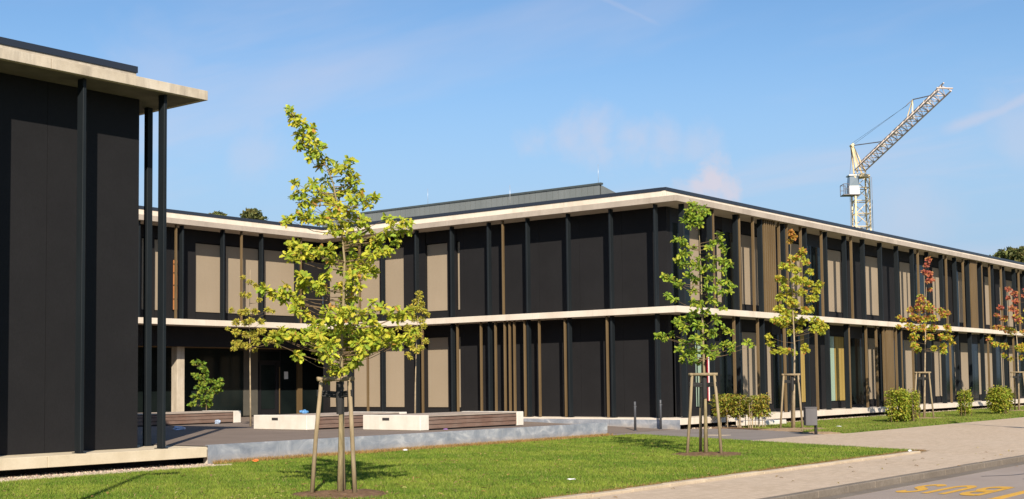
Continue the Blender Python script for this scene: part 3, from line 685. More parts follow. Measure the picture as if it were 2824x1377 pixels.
OAKC = [(.40, .44, .04), (.48, .49, .045), (.32, .40, .04), (.56, .52, .055), (.25, .33, .036), (.50, .46, .05)]
OAKG = [(.26, .35, .036), (.33, .40, .04), (.21, .30, .034), (.38, .41, .045), (.16, .25, .032)]
def col_oak1(rs, n, hz):
    c = pal(rs, OAKC, n); k_ = rs.rand(n) < .02; c[k_] = np.array([.5, .27, .06]); return c
def col_oak2(rs, n, hz): return pal(rs, OAKG, n)
C1 = [(807,303,11),(817,318,12),(828,335,15),(842,345,12),(862,358,13),(872,352,10),(832,368,13),(850,378,15),(832,400,12),(842,395,10),(880,392,17),(866,412,14),(888,418,18),(868,438,14),(905,436,18),(890,455,12),(926,456,18),(945,470,14),(975,446,11),(968,470,16),(985,492,16),(962,490,18),(992,505,12),(900,493,16),(872,510,15),(886,520,10),(825,508,11),(838,528,13),(820,545,9),(850,552,14),(832,562,9),(878,540,15),(862,560,12),(902,552,18),(925,530,20),(955,520,18),(984,535,18),(1008,548,15),(1035,545,11),(1045,548,7),(1022,565,13),(990,560,15),(800,603,11),(792,612,8),(822,592,13),(842,598,13),(862,585,11),(858,608,12),(886,598,15),(905,612,14),(880,618,10),(935,580,22),(965,575,20),(940,610,24),(975,612,24),(1005,612,16),(1020,630,11),(955,640,24),(985,648,20),(930,645,17),(1000,660,15),(965,668,20),
 (1082,608,11),(1090,632,14),(1120,616,14),(1138,622,9),(1105,640,12),(1048,662,15),(1072,652,14),(1100,668,11),(1028,675,11),(1080,690,12),(1050,682,13),(1125,640,8),
 (812,672,13),(832,680,15),(848,695,15),(802,705,14),(820,718,13),(835,712,12),(866,702,10),(888,700,13),(850,712,9),
 (925,702,17),(948,712,17),(910,712,13),(972,698,15),(985,725,17),(1012,722,15),(1036,712,15),(1062,702,12),(1078,700,8),(955,738,17),(1000,748,19),(1022,738,14),(920,728,12),(985,768,17),(1015,765,12),(1030,752,10),
 (838,762,14),(852,772,16),(866,788,13),(842,795,10),(832,780,10),(888,785,13),(905,798,14),(882,800,11),(930,788,15),(955,795,14),(978,790,14),(1000,800,12),(922,768,13),(960,820,12),(940,830,13),(985,825,12),
 (722,796,9),(738,800,13),(755,810,13),(775,812,12),(795,795,13),(800,812,14),(790,830,11),(815,822,14),(828,840,13),(842,832,10),(852,868,12),(834,862,11),(822,852,9),
 (872,892,16),(895,880,18),(925,872,20),(955,862,20),(985,868,20),(1010,878,18),(1022,862,12),(885,908,20),(920,905,22),(955,902,24),(990,900,22),(1018,905,16),(868,925,18),(905,932,22),(940,935,24),(978,930,22),(1005,935,18),(1030,922,18),(1052,930,16),(1075,942,15),(1095,952,13),(1062,952,12),(1045,950,14),(1060,912,12),(1085,925,10),(1045,892,10),(1078,872,13),(1060,852,13),(1042,842,11),(1098,882,12),(1122,872,12),(1142,862,9),(1100,855,9),(1010,955,17),(1030,970,13),(972,958,20),(935,960,19),(902,962,14),(862,948,13),(845,938,11),(826,930,12),(806,920,12),(785,916,13),(765,928,13),(745,938,10),(790,938,9),(836,985,9),(826,978,8),(880,988,10),(875,972,8),(1115,940,10),(1138,930,11),(1150,918,8),
 (935,985,19),(962,982,19),(985,975,16),(948,1008,16),(928,1020,12),(972,1005,13),(910,1036,10),(905,1048,7),(1000,972,13),(945,1028,9),(960,1000,17),(978,1022,10),(995,1000,12),(930,1000,15),(915,1022,11),(962,1028,10),(1015,985,11),(975,945,18),(950,955,18),(1000,945,15),(890,945,14),(1080,930,13),(1110,955,11),(1130,945,10),(770,945,9),(850,925,12),(960,880,18),(1035,945,14)]
young_tree((13.1, 13.35), 945, 1365, 193.5, [(945,1365),(947,1200),(948,1060),(950,950),(955,830),(958,720),(945,600),(925,500),(890,420),(845,365),(808,300)], C1, OAK, .108, 3.4, col_oak1,
           'tall young oak with yellow green leaves and leaning tip at the front of the lawn', .039, 'bark_grey', 11, .85, grow=1.35, dens=5.2)
C2 = scaled([(200,142,12),(218,158,15),(190,180,14),(255,165,14),(268,182,12),(172,212,15),(198,205,15),(225,218,16),(196,238,15),(232,240,12),(245,195,12),(128,300,13),(150,308,15),(172,325,13),(316,285,14),(322,308,15),(292,318,14),(342,330,12),(268,340,14),(150,370,17),(180,360,16),(210,340,13),(140,398,13),(166,408,17),(200,400,16),(352,352,12),(366,408,14),(340,400,15),(310,388,15),(280,378,14),(240,388,17),(210,428,19),(250,428,19),(290,428,17),(330,440,15),(82,460,13),(104,470,15),(130,488,15),(152,500,14),(98,543,12),(120,560,13),(190,458,17),(230,468,19),(270,478,17),(312,490,15),(350,485,15),(376,500,15),(362,530,13),(330,530,13),(290,520,15),(250,520,17),(210,520,15),(198,578,14),(230,588,16),(270,570,16),(310,578,14),(342,600,13),(260,618,18),(222,618,18),(190,640,18),(150,650,17),(130,668,15),(170,688,18),(210,678,20),(250,668,20),(290,658,17),(320,640,15),(345,690,13),(372,702,13),(320,700,17),(280,708,18),(240,728,20),(200,738,20),(170,750,17),(60,718,13),(85,724,13),(118,712,10),(145,778,15),(155,808,13),(180,798,17),(220,788,18),(260,778,18),(300,768,18),(340,758,17),(372,760,13),(320,798,15),(280,808,15),(362,788,12),(440,752,12),(456,765,11),(200,828,13),(240,828,12),(165,830,10)], 1.571, 1780, 470)
young_tree((24.0, 13.65), 1945, 1255, 131.4, [(1945,1255),(1944,1100),(1940,1000),(1937,880),(1934,760),(1930,660),(1922,555)], C2, OAK, .115, 3.0, col_oak2,
           'young oak with fresh green leaves at the right end of the lawn', .04, 'bark_grey', 12, .75, grow=1.28, dens=6.8)
YEL = [(.46, .43, .045), (.39, .41, .042), (.54, .45, .05), (.30, .36, .04)]
ORA = [(.50, .28, .05), (.52, .21, .06), (.42, .28, .05)]; RED = [(.48, .14, .08), (.52, .18, .11), (.40, .11, .08), (.48, .22, .08)]
def col_t3(rs, n, hz): 
    a = pal(rs, YEL, n); b = pal(rs, ORA, n); k_ = rs.rand(n) < (.06 + .8 * max(0, hz - .75) / .25); a[k_] = b[k_]; return a
def col_t4(rs, n, hz):
    a = pal(rs, YEL, n); b = pal(rs, ORA, n); c = pal(rs, RED, n); x = rs.rand(n)
    k1 = x < .12 + 1.0 * hz; a[k1] = b[k1]; k2 = x < -.45 + 1.9 * hz; a[k2] = c[k2]; return a
C3 = scaled([(640,268,10),(652,288,10),(636,305,9),(690,350,12),(682,370,15),(650,380,13),(605,410,13),(626,420,15),(660,430,15),(700,400,12),(722,440,12),(580,470,12),(610,470,15),(650,480,17),(690,480,15),(722,490,13),(766,495,13),(746,520,13),(600,510,13),(640,530,17),(680,530,15),(590,550,15),(630,570,18),(670,570,17),(710,560,15),(742,550,12),(580,600,15),(610,620,18),(650,620,18),(690,610,15),(730,600,13),(560,650,12),(590,650,17),(620,660,17),(660,650,15),(700,650,15),(740,650,15),(770,660,13),(790,680,12),(720,690,15),(680,690,12),(640,700,10),(535,720,10),(560,745,12),(545,752,9),(590,780,12),(560,786,10),(620,780,9),(680,770,12),(702,780,10),(660,790,10),(760,700,12)], 1.571, 1780, 470)
young_tree((37.5, 18.2), 2192, 1182, 88, [(2192,1182),(2194,1060),(2196,960),(2192,860),(2190,760),(2186,700),(2188,640)], C3, MAPLE, .115, 3.0, col_t3,
           'young maple with yellow leaves turning orange at the tip, behind the litter bin', .042, 'bark_pale', 13, 1.0, grow=1.55, dens=7.5)
C4 = scaled([(615,325,12),(608,350,10),(600,390,12),(626,400,13),(642,430,12),(620,440,12),(646,480,10),(570,530,15),(600,540,15),(630,550,13),(520,590,13),(550,580,15),(580,590,17),(612,580,17),(650,590,17),(690,600,15),(722,610,12),(700,622,12),(460,630,10),(480,645,12),(530,630,15),(570,640,17),(610,640,18),(650,640,17),(460,680,10),(500,680,15),(540,690,17),(580,690,17),(620,690,17),(660,690,17),(700,690,13),(732,700,13),(520,740,15),(560,740,15),(600,740,15),(640,740,15),(680,740,15),(720,740,15),(746,770,12),(520,790,13),(550,780,13),(700,790,13),(730,790,10),(650,800,12),(680,820,12),(600,800,10),(570,810,10)], 1.963, 2260, 560)
young_tree((48.6, 18.2), 2564, 1160, 72.2, [(2564,1160),(2566,1060),(2568,960),(2570,880),(2572,800),(2571,725)], C4, MAPLE, .12, 2.8, col_t4,
           'young maple turning red at the top, between the two shrubs along the street wing', .042, 'bark_pale', 14, 1.1, grow=1.55, dens=7.5)
c5 = [(1045,470,12),(1055,500,12),(1030,520,10),(1070,540,13),(1000,570,12),(1040,580,15),(1080,590,13),(980,610,10),(1020,630,15),(1060,630,17),(1098,640,13),(960,680,10),(1000,680,13),(1040,690,15),(1080,700,15),(940,740,12),(970,770,13),(1010,780,13),(1050,790,12),(1092,780,12),(1040,830,10),(1060,850,10)]
c5 += [(1090 + (1090 - x) * .9, y + 12, r_) for x, y, r_ in c5 if x < 1060]
young_tree((60.2, 18.2), 2815, 1137, 61.2, [(2815,1137),(2814,1040),(2812,960),(2806,880),(2800,800)], scaled(c5, 1.963, 2260, 560), MAPLE, .125, 2.8, col_t4,
           'young maple in orange and yellow cut off by the right edge of the picture', .042, 'bark_pale', 15, 1.1, grow=1.55, dens=7.5)
LOC = [(.43, .40, .055), (.50, .45, .06), (.35, .36, .05), (.54, .43, .075)]
def col_loc(rs, n, hz): return pal(rs, LOC, n)
Ca = scaled([(540,480,9),(570,500,11),(600,520,10),(530,560,11),(575,570,12),(620,590,10),(480,640,11),(520,650,14),(560,650,15),(610,650,13),(660,640,12),(690,650,8),(500,700,14),(540,700,15),(590,700,15),(640,700,13),(500,750,16),(540,760,18),(590,760,18),(640,750,16),(690,760,16),(490,800,14),(530,810,16),(570,820,15),(620,800,16),(660,790,16),(700,790,15),(740,780,13),(510,832,10),(600,838,9),(460,730,7)], 1.794, 370, 500)
young_tree((25.34, 29.51), 691, 1178, 94.2, [(691,1178),(690,1080),(689,980),(688,880),(689,800),(690,745)], Ca, SLIM, .095, 3.6, col_loc,
           'slender feathery young tree with thin straight trunk left of the white bench end', .026, 'bark_pale', 16, .8, .012, dens=13, grow=1.5)
Cb = scaled([(98,572,11),(102,590,12),(88,610,14),(108,625,13),(60,642,15),(96,650,14),(125,660,11),(140,675,9),(30,682,15),(70,690,16),(110,700,15),(45,735,15),(85,745,16),(125,730,11),(100,775,14),(60,790,14),(130,802,12),(112,832,12),(66,828,14),(92,850,11),(42,862,9),(60,880,8),(10,700,12),(0,740,10),(15,780,10)], 1.72, 1100, 470)
young_tree((30.9, 28.1), 1146, 1156, 86.3, [(1146,1156),(1147,1060),(1149,980),(1152,900),(1156,830),(1158,795)], Cb, SLIM, .10, 3.4, col_loc,
           'slender young tree rising behind the wooden benches near the courtyard front', .028, 'bark_pale', 17, .7, .012, dens=13, grow=1.5)
GRN = [(.16, .26, .03), (.23, .30, .035), (.30, .34, .04), (.11, .2, .03)]
Cm = scaled([(530,640,20),(570,630,20),(600,650,22),(580,680,20),(620,690,22),(640,710,22),(540,750,24),(575,765,26),(620,765,26),(645,745,20),(590,800,26),(640,805,26),(680,800,22),(740,820,22),(770,790,16),(772,830,20),(740,860,24),(690,850,26),(640,860,28),(560,850,20),(600,890,28),(650,900,30),(700,890,28),(750,885,20),(520,930,20),(550,940,22),(500,1000,18),(540,990,22),(590,960,28),(640,950,28),(690,940,26),(600,1000,22),(640,1005,22),(680,990,20)], 3.14, 360, 800)
young_tree((28.3, 35.2), 564, 1166, 81.8, [(564,1166),(564,1130),(563,1090),(558,1050),(550,1010),(546,998)], Cm, MAPLE, .12, 3.2, lambda rs, n, hz: pal(rs, GRN, n),
           'small bushy green sapling in front of the dark porch', .022, 'twig', 18, .55, .012, name='sapling')

# broad trees standing beyond the roofs
def big_tree(loc, h, rad, seed, label, cols, leaf=.34, n=5200):
    rs = np.random.RandomState(seed); rn = random.Random(seed); base = Vector(loc); t = empty('broad_tree', base, label, 'tree', 'trees beyond the roofs')
    m = MB(); m.tube([base, base + Vector((.1, .1, h * .4)), base + Vector((0, .2, h * .85))], [.35, .26, .06], 9)
    P = []; 
    for i in range(46):
        d = Vector(unit(rs, 1)[0]); d.z = abs(d.z) * 1.0 - .25; c_ = base + Vector((d.x * rad * rn.uniform(.45, 1), d.y * rad * rn.uniform(.45, 1), h * .62 + d.z * h * .36))
        m.tube([base + Vector((0, .1, h * rn.uniform(.3, .6))), c_], [.07, .02], 5, False)
        k_ = n // 46; off = unit(rs, k_) * rs.uniform(.2, 1, (k_, 1)) ** .5 * rad * .30; off[:, 2] *= .7; P.append(np.array(c_) + off)
    m.build('trunk', 'twig', t, base); P = np.concatenate(P); k_ = len(P)
    leaves_mesh('crown', (P, unit(rs, k_), np.array([0, 0, .8]) + unit(rs, k_) * .9, leaf * rs.uniform(.6, 1.2, k_), pal(rs, cols, k_)), OVAL, t); return t
DK = [(.13, .15, .05), (.17, .18, .055), (.10, .125, .042), (.21, .19, .065)]
big_tree((56.4, 69.0, G), 14.5, 1.9, 31, 'left one of the two treetops showing above the roof of the rear wing', DK)
big_tree((58.2, 67.6, G), 14.7, 2.0, 32, 'right one of the two treetops showing above the roof of the rear wing', DK)
big_tree((118, 35.2, G), 14.3, 3.3, 33, 'large olive treetop above the roof at the right edge', DK, .42, 7000)
big_tree((118, 38.6, G), 13.0, 1.4, 34, 'small pale treetop just left of the large one at the right edge', [(.16, .17, .06), (.13, .15, .05)], .34, 2200)

# clipped shrubs along the street wing
def shrub(u0, u1, v0, v1, z0, z1, seed, label, cols, stems=0, dens=900):
    rs = np.random.RandomState(seed); rn = random.Random(seed); base = Vector(((u0 + u1) / 2, (v0 + v1) / 2, G)); t = empty('shrub', base, label, 'shrub', 'shrubs along the street wing')
    m = MB()
    for i in range(max(stems, 8)):
        x, y = rn.uniform(u0, u1) * .9 + base.x * .1, rn.uniform(v0, v1) * .9 + base.y * .1
        m.tube([(x, y, G - .03), (x + rn.uniform(-.04, .04), y, (z0 + z1) / 2), (x + rn.uniform(-.1, .1), y + rn.uniform(-.1, .1), z1 - .06)], [.014, .01, .004], 6)
    m.build('stems', 'bark_pale' if stems else 'twig', t, base)
    vol = (u1 - u0) * (v1 - v0) * (z1 - z0); n = int(dens * vol)
    P = np.stack([rs.uniform(u0, u1, n), rs.uniform(v0, v1, n), rs.uniform(z0, z1, n)], 1)
    c_ = np.array([(u0 + u1) / 2, (v0 + v1) / 2, (z0 + z1) / 2]); hf = np.array([(u1 - u0) / 2, (v1 - v0) / 2, (z1 - z0) / 2])
    q = np.abs((P - c_) / hf); edge = (q ** 5).sum(1); bumps = .33 * np.sin(P[:, 0] * 9 + P[:, 2] * 11) + .33 * np.sin(P[:, 1] * 10 + P[:, 2] * 7 + 1) + .2 * np.sin(P[:, 0] * 23 + P[:, 1] * 19)
    keep = (edge + bumps < 1.0) & (rs.rand(n) < .35 + .65 * q.max(1)); lay = np.sin(P[:, 2] * 38 + 2 * np.sin(P[:, 0] * 3.1) + 2 * np.sin(P[:, 1] * 2.7)) > -.45; keep &= lay | (rs.rand(n) < .45)
    P = P[keep]; st_n = rs.rand(len(P)) < .10; P[st_n] = c_ + (P[st_n] - c_) * rs.uniform(1.05, 1.28, (st_n.sum(), 1)); k_ = len(P); ax = (P - c_) * np.array([1, 1, .15]) + unit(rs, k_) * .35; ax[:, 2] -= .12
    leaves_mesh('foliage', (P, ax, np.array([0, 0, 1.]) + unit(rs, k_) * .5, .095 * rs.uniform(.7, 1.3, k_), pal(rs, cols, k_)), OVAL, t); return t
HB = [(.32, .39, .045), (.42, .43, .05), (.24, .32, .04), (.44, .37, .06)]; HB2 = [(.40, .28, .055), (.32, .35, .045), (.46, .36, .07), (.22, .25, .04), (.34, .40, .05)]
shrub(37.6, 38.2, 19.25, 19.95, .0, .70, 41, 'right half of the clipped hedge on thin stems beside the path', HB2, 9, 7000)
shrub(37.7, 38.35, 20.1, 21.3, -.02, .74, 42, 'left half of the clipped hedge on thin stems, nearest the building corner', HB2, 11, 7000)
shrub(43.6, 44.35, 17.0, 17.75, -.28, .78, 43, 'large clipped shrub between the two maples, left part', HB, 0, 7500)
shrub(44.6, 45.2, 17.0, 17.7, -.25, .74, 44, 'clipped shrub touching the large one, just left of the reddish maple', HB, 0, 7500)
shrub(51.4, 51.95, 17.45, 17.95, -.24, .72, 45, 'narrow clipped shrub standing alone right of the reddish maple', HB, 0, 7500)
shrub(54.5, 55.9, 17.05, 17.85, -.24, .76, 46, 'wide clipped shrub near the right edge of the picture', HB, 0, 7500)

# grass blades: uncountable, one object for each lawn
def in_poly(P, poly):
    x, y = P[:, 0], P[:, 1]; ins = np.zeros(len(P), bool); n = len(poly)
    for i in range(n):
        x1, y1 = poly[i]; x2, y2 = poly[(i + 1) % n]
        c_ = ((y1 > y) != (y2 > y)) & (x < (x2 - x1) * (y - y1) / (y2 - y1 + 1e-12) + x1); ins ^= c_
    return ins
def blades(name, P, hgt, wid, C, label, seed, z=G + .002):
    rs = np.random.RandomState(seed); n = len(P); a = rs.uniform(0, 6.283, n); h = hgt * rs.uniform(.5, 1.3, n); ln = rs.normal(size=(n, 2)) * (h * .55)[:, None]
    d = np.stack([np.cos(a), np.sin(a), np.zeros(n)], 1) * (wid * rs.uniform(.7, 1.3, n))[:, None]
    b = np.concatenate([P, np.full((n, 1), z)], 1); tip = b + np.concatenate([ln, h[:, None]], 1)
    vv = np.stack([b - d, b + d, tip], 1).reshape(-1, 3); F = np.arange(n * 3).reshape(-1, 3)
    o = tri_mesh(name, vv, F, np.repeat(C, 3, 0), None, 'grass'); return tag(o, label, 'grass', kind='stuff')
rs = np.random.RandomState(3)
def grass_cols(P, rs):
    n = len(P); x, y = P[:, 0], P[:, 1]
    f = .5 + .17 * np.sin(x * 1.7 + 1.3 * np.sin(y * 1.1)) + .15 * np.sin(y * 2.3 + 1.1 * np.sin(x * .9)) + .14 * np.sin(x * 4.1 + y * 3.3) + .12 * np.sin(x * 7.3 - y * 5.1)
    f = np.clip(f + rs.normal(size=n) * .22, 0, 1)[:, None]
    c = np.array([.100, .180, .020]) * (1 - f) + np.array([.245, .295, .042]) * f
    c *= rs.uniform(.72, 1.28, (n, 1)); k_ = rs.rand(n) < .05; c[k_] = np.array([.30, .25, .10]); return c
# mulch circles stay free of grass
MULCH = [(13.1, 13.3, .78), (24.0, 13.6, .85)]
Pg = np.stack([rs.uniform(9, 32.5, 560000), rs.uniform(10.2, 20.8, 560000)], 1); Pg = Pg[in_poly(Pg, LAWN1)]
depth = Pg[:, 0] * FWD.x + Pg[:, 1] * FWD.y; latp = Pg[:, 0] * RIGHT.x + Pg[:, 1] * RIGHT.y
Pg = Pg[(np.abs(latp) < depth * .43 + 1.5) & (rs.rand(len(Pg)) < np.clip(1.15 - depth / 55, .35, 1))]
wob = .10 * np.sin(Pg[:, 0] * 5) + .08 * np.sin(Pg[:, 1] * 7)
for mx_, my_, mr in MULCH: 
    keep = np.hypot(Pg[:, 0] - mx_, Pg[:, 1] - my_) > mr * .86 + wob[:len(Pg)] * .6; Pg = Pg[keep]; wob = wob[keep]
edge_d = np.minimum(Pg[:, 1] - 10.2, np.where(Pg[:, 0] > 16.8, 20.82 - Pg[:, 1], 20.08 - Pg[:, 1] + .3)); keep = rs.rand(len(Pg)) < np.clip(edge_d / .28 + wob, .12, 1); Pg = Pg[keep]; edge_d = edge_d[keep]
cg = grass_cols(Pg, rs); br_ = (rs.rand(len(Pg)) < np.clip(1 - edge_d / .34, 0, .7)); cg[br_] = np.array([.27, .17, .065]) * rs.uniform(.7, 1.2, (br_.sum(), 1))
blades('lawn_grass', Pg, .042, .006, cg, 'short green grass of the front lawn', 4)
Pg = np.stack([rs.uniform(35, 75, 260000), rs.uniform(15.4, 20.9, 260000)], 1); Pg = Pg[in_poly(Pg, LAWN2)]
Pg = Pg[(np.hypot(Pg[:, 0] - 37.3, Pg[:, 1] - 18) > .9) & (rs.rand(len(Pg)) < np.clip(1.3 - Pg[:, 0] / 70, .25, 1))]
cg = grass_cols(Pg, rs); k_ = rs.rand(len(Pg)) < .22; cg[k_] = np.array([.25, .21, .07]) * rs.uniform(.7, 1.2, (k_.sum(), 1))
blades('lawn_grass', Pg, .055, .009, cg, 'grass strip along the street wing', 5)
# dry straw along the foot of the steel edge
n = 14000; Ps = np.stack([rs.uniform(16.9, 31.0, n), 20.82 - np.abs(rs.normal(size=n)) * .13], 1)
blades('dry_grass', Ps, .085, .006, np.array([.40, .25, .09]) * rs.uniform(.55, 1.2, (n, 1)) * rs.uniform(.9, 1.1, (n, 3)), 'dry straw coloured grass at the foot of the steel edge', 6)
n = 9000; Ps = np.stack([rs.uniform(9, 27.3, n), 10.21 + np.abs(rs.normal(size=n)) * .12], 1)
blades('dry_grass', Ps, .045, .007, np.array([.30, .18, .075]) * rs.uniform(.55, 1.2, (n, 1)) * rs.uniform(.9, 1.1, (n, 3)), 'brown dry grass along the stone edging', 7)
# pebbles
def pebbles(name, P, lo, hi, label, seed, z):
    rs = np.random.RandomState(seed); n = len(P); ico = np.array([(1,0,0),(-1,0,0),(0,1,0),(0,-1,0),(0,0,1),(0,0,-1)], float); tri = np.array([(0,2,4),(2,1,4),(1,3,4),(3,0,4),(2,0,5),(1,2,5),(3,1,5),(0,3,5)])
    s = rs.uniform(lo, hi, n); sh = rs.uniform(.6, 1.2, (n, 1, 3)) * np.array([1, 1, .65]); a = rs.uniform(0, 6.28, n)
    v_ = ico[None] * sh * s[:, None, None]; ca_, sa = np.cos(a)[:, None], np.sin(a)[:, None]
    v_ = np.stack([v_[..., 0] * ca_ - v_[..., 1] * sa, v_[..., 0] * sa + v_[..., 1] * ca_, v_[..., 2]], -1) + np.concatenate([P, np.full((n, 1), z)], 1)[:, None]
    F = (tri[None] + (np.arange(n) * 6)[:, None, None]).reshape(-1, 3); C = np.array([.50, .40, .30]) * rs.uniform(.45, 1.3, (n, 1)) * rs.uniform(.9, 1.1, (n, 3))
    return tag(tri_mesh(name, v_.reshape(-1, 3), F, np.repeat(C, 6, 0), None, 'pebble'), label, 'gravel', kind='stuff')
n = 5200; pebbles('gravel', np.stack([rs.uniform(8, 16.8, n), rs.uniform(20.2, 21.4, n)], 1), .018, .045, 'loose pebbles under the edge of the pavilion', 8, G)
n = 6000; pebbles('gravel', np.stack([rs.uniform(37, 74, n), rs.uniform(20.9, 21.9, n)], 1), .02, .05, 'loose pebbles under the edge of the street wing', 9, G)

# mulch at the tree feet
def mound(uv, rad, hgt, mat, label, seed, cat='soil'):
    rn = random.Random(seed); m = MB(); nr, na = 6, 28; v_ = [(uv[0], uv[1], G + hgt)]
    for i in range(1, nr + 1):
        for k_ in range(na):
            a = k_ * 2 * math.pi / na; r_ = rad * i / nr * (1 + .12 * math.sin(3 * a + seed) + .08 * math.sin(7 * a + 2 * seed))
            v_.append((uv[0] + r_ * math.cos(a), uv[1] + r_ * math.sin(a), G + hgt * (1 - (i / nr) ** 2) + (rn.uniform(-.012, .02) if i < nr else -.01)))
    f = [(0, 1 + k_, 1 + (k_ + 1) % na) for k_ in range(na)]
    for i in range(nr - 1): f += [(1 + i * na + k_, 1 + (i + 1) * na + k_, 1 + (i + 1) * na + (k_ + 1) % na, 1 + i * na + (k_ + 1) % na) for k_ in range(na)]
    m.v, m.f = v_, f; return tag(m.build('mulch', mat, None, (uv[0], uv[1], G), True), label, cat, kind='stuff')
mound((13.1, 13.3), .80, .05, 'soil', 'bark mulch round the front oak', 1); mound((24.0, 13.6), .88, .05, 'soil', 'bark mulch round the green oak', 2)
mound((37.2, 17.9), 1.15, .04, 'soil_dry', 'bare dry soil round the yellow maple', 3); mound((48.6, 18.1), .8, .05, 'soil_dry', 'bare soil round the reddish maple', 4); mound((60.2, 18.1), .8, .05, 'soil_dry', 'bare soil round the farthest maple', 5)
mound((35.1, 16.2), .55, .03, 'soil_dry', 'worn dry soil beside the litter bin', 6)

# ------------------------------------------------------------------ tree stakes
def stakes(uv, label, ht=1.66, rz=0.0, hooded=False):
    b = Vector((uv[0], uv[1], G)); t = empty('tree_stakes', b, label, 'tree stakes', 'staking frames of the young trees')
    rel = [(-.41, .02), (.25, -.28), (.0, .40)]; c_, s_ = math.cos(rz), math.sin(rz); feet, tops = [], []
    for lx, ly in rel:
        lx, ly = lx * c_ - ly * s_, lx * s_ + ly * c_
        feet.append(b + RIGHT * lx + FWD * ly); tops.append(b + RIGHT * lx * .64 + FWD * ly * .64 + Vector((0, 0, ht)))
    rn = random.Random(int(uv[0] * 10))
    for p_, q in zip(feet, tops):
        m = MB(); mid = p_.lerp(q, .5) + Vector((rn.uniform(-.012, .012), rn.uniform(-.012, .012), 0))
        m.tube([p_ - Vector((0, 0, .1)), mid, q - Vector((0, 0, .02))], [.033, .031, .029], 10); m.build('stake', 'stake_wood', t, p_, True)
    for i in range(3):
        a, c2 = tops[i], tops[(i + 1) % 3]; d = (c2 - a).normalized() * .07
        if i == 1: continue
        m = MB(); m.tube([a - d + Vector((0, 0, .0)), c2 + d], [.032, .032], 10); m.build('crossbar', 'stake_wood', t, a, True)
    trunk = b + Vector((0, 0, ht - .2))
    for i, q in enumerate(tops):
        e_ = q + (feet[i] - q) * (.2 / ht) * 1.0; m = MB(); dv = (trunk - e_).normalized()
        for zz in (-.03, .0, .03): m.tube([e_ - dv * .045 + Vector((0, 0, zz)), trunk + Vector((0, 0, zz - .03))], .017, 6)
        m.build('strap', 'rubber', t, e_)
    m = MB(); m.tube([trunk - Vector((0, 0, .30)), trunk - Vector((0, 0, .1)), trunk + Vector((0, 0, .16))], [.048, .058, .052], 12); m.build('trunk_wrap', 'rubber', t, trunk); return t
stakes((13.1, 13.35), 'wooden stakes with crossbar holding the front yellow green oak', 1.64)
stakes((24.0, 13.65), 'wooden stakes with crossbar holding the green oak at the end of the lawn', 1.68, .15)
stakes((37.5, 18.2), 'wooden stakes with crossbar holding the yellow maple behind the litter bin', 1.70, -.1)
stakes((48.6, 18.2), 'wooden stakes with crossbar holding the reddish maple', 1.75, .2)
stakes((60.2, 18.2), 'wooden stakes with crossbar holding the maple at the right edge', 1.75, .1)

# ------------------------------------------------------------------ street furniture
def bollard(uv, ztop, label, z0=G):
    b = empty('bollard', (uv[0], uv[1], z0), label, 'bollard', 'bollards in front of the courtyard ramp')
    h = ztop - z0; m = MB(); m.tube([(uv[0], uv[1], z0 - .05), (uv[0], uv[1], ztop - .012), (uv[0], uv[1], ztop)], [.038, .038, .03], 16); m.build('post', 'bollard_paint', b, (uv[0], uv[1], z0), True)
    m = MB(); m.tube([(uv[0], uv[1], ztop - .12), (uv[0], uv[1], ztop - .105)], .040, 16); m.build('ring', 'bin_post', b, (uv[0], uv[1], ztop - .12), True)
    m = MB(); m.tube([(uv[0], uv[1], z0 - .01), (uv[0], uv[1], z0 + .008)], .075, 16); m.build('foot_plate', 'bollard_paint', b, (uv[0], uv[1], z0), True)
    m = MB(); q = Vector((uv[0], uv[1], ztop - .16)); m.tube([q, q + RIGHT * .055], .014, 8); m.build('lug', 'bollard_paint', b, q)
bollard((34.4, 22.05), .57, 'slim grey bollard, left one of the pair by the ramp', -.33); bollard((35.75, 21.95), .60, 'slim grey bollard, right one of the pair by the ramp', -.34)
bt = empty('litter_bin', (34.3, 16.05, G), 'grey metal litter bin on a short post at the edge of the path', 'litter bin')
o = box('bin_body', -.165, .165, -.14, .14, 0, .49, 'bin_paint', None, .012); o.parent = bt; o.location = (-.05, .05, .73 - .245 + .01); o.rotation_euler.z = -R(52)
o2 = box('bin_hood', -.172, .172, -.147, .147, 0, .03, 'bin_paint', None, .008); o2.parent = bt; o2.location = (-.05, .05, .755); o2.rotation_euler.z = -R(52)
o3 = box('bin_opening', -.11, .11, -.004, .004, 0, .08, 'slot_dark', None); o3.parent = o; o3.location = (0, .142, .14)
m = MB(); m.tube([(0, 0, -.1), (0, 0, .55)], .045, 14); o = m.build('bin_post', 'bin_post', None, (0, 0, 0), True); o.parent = bt; o.location = (.07, -.05, 0)
box('step_slab', 39.6, 41.4, 20.35, 21.35, G - .2, G + .17, 'concrete_white', None, .02)
tag(bpy.data.objects['step_slab'], 'pale concrete step block on the ground behind the clipped hedge', 'step')
tag(box('drain_cover', 32.55, 33.0, 17.95, 18.6, G - .05, G + .004, 'edging_stone', None, .004), 'pale rectangular drain cover set in the asphalt path', 'drain cover')

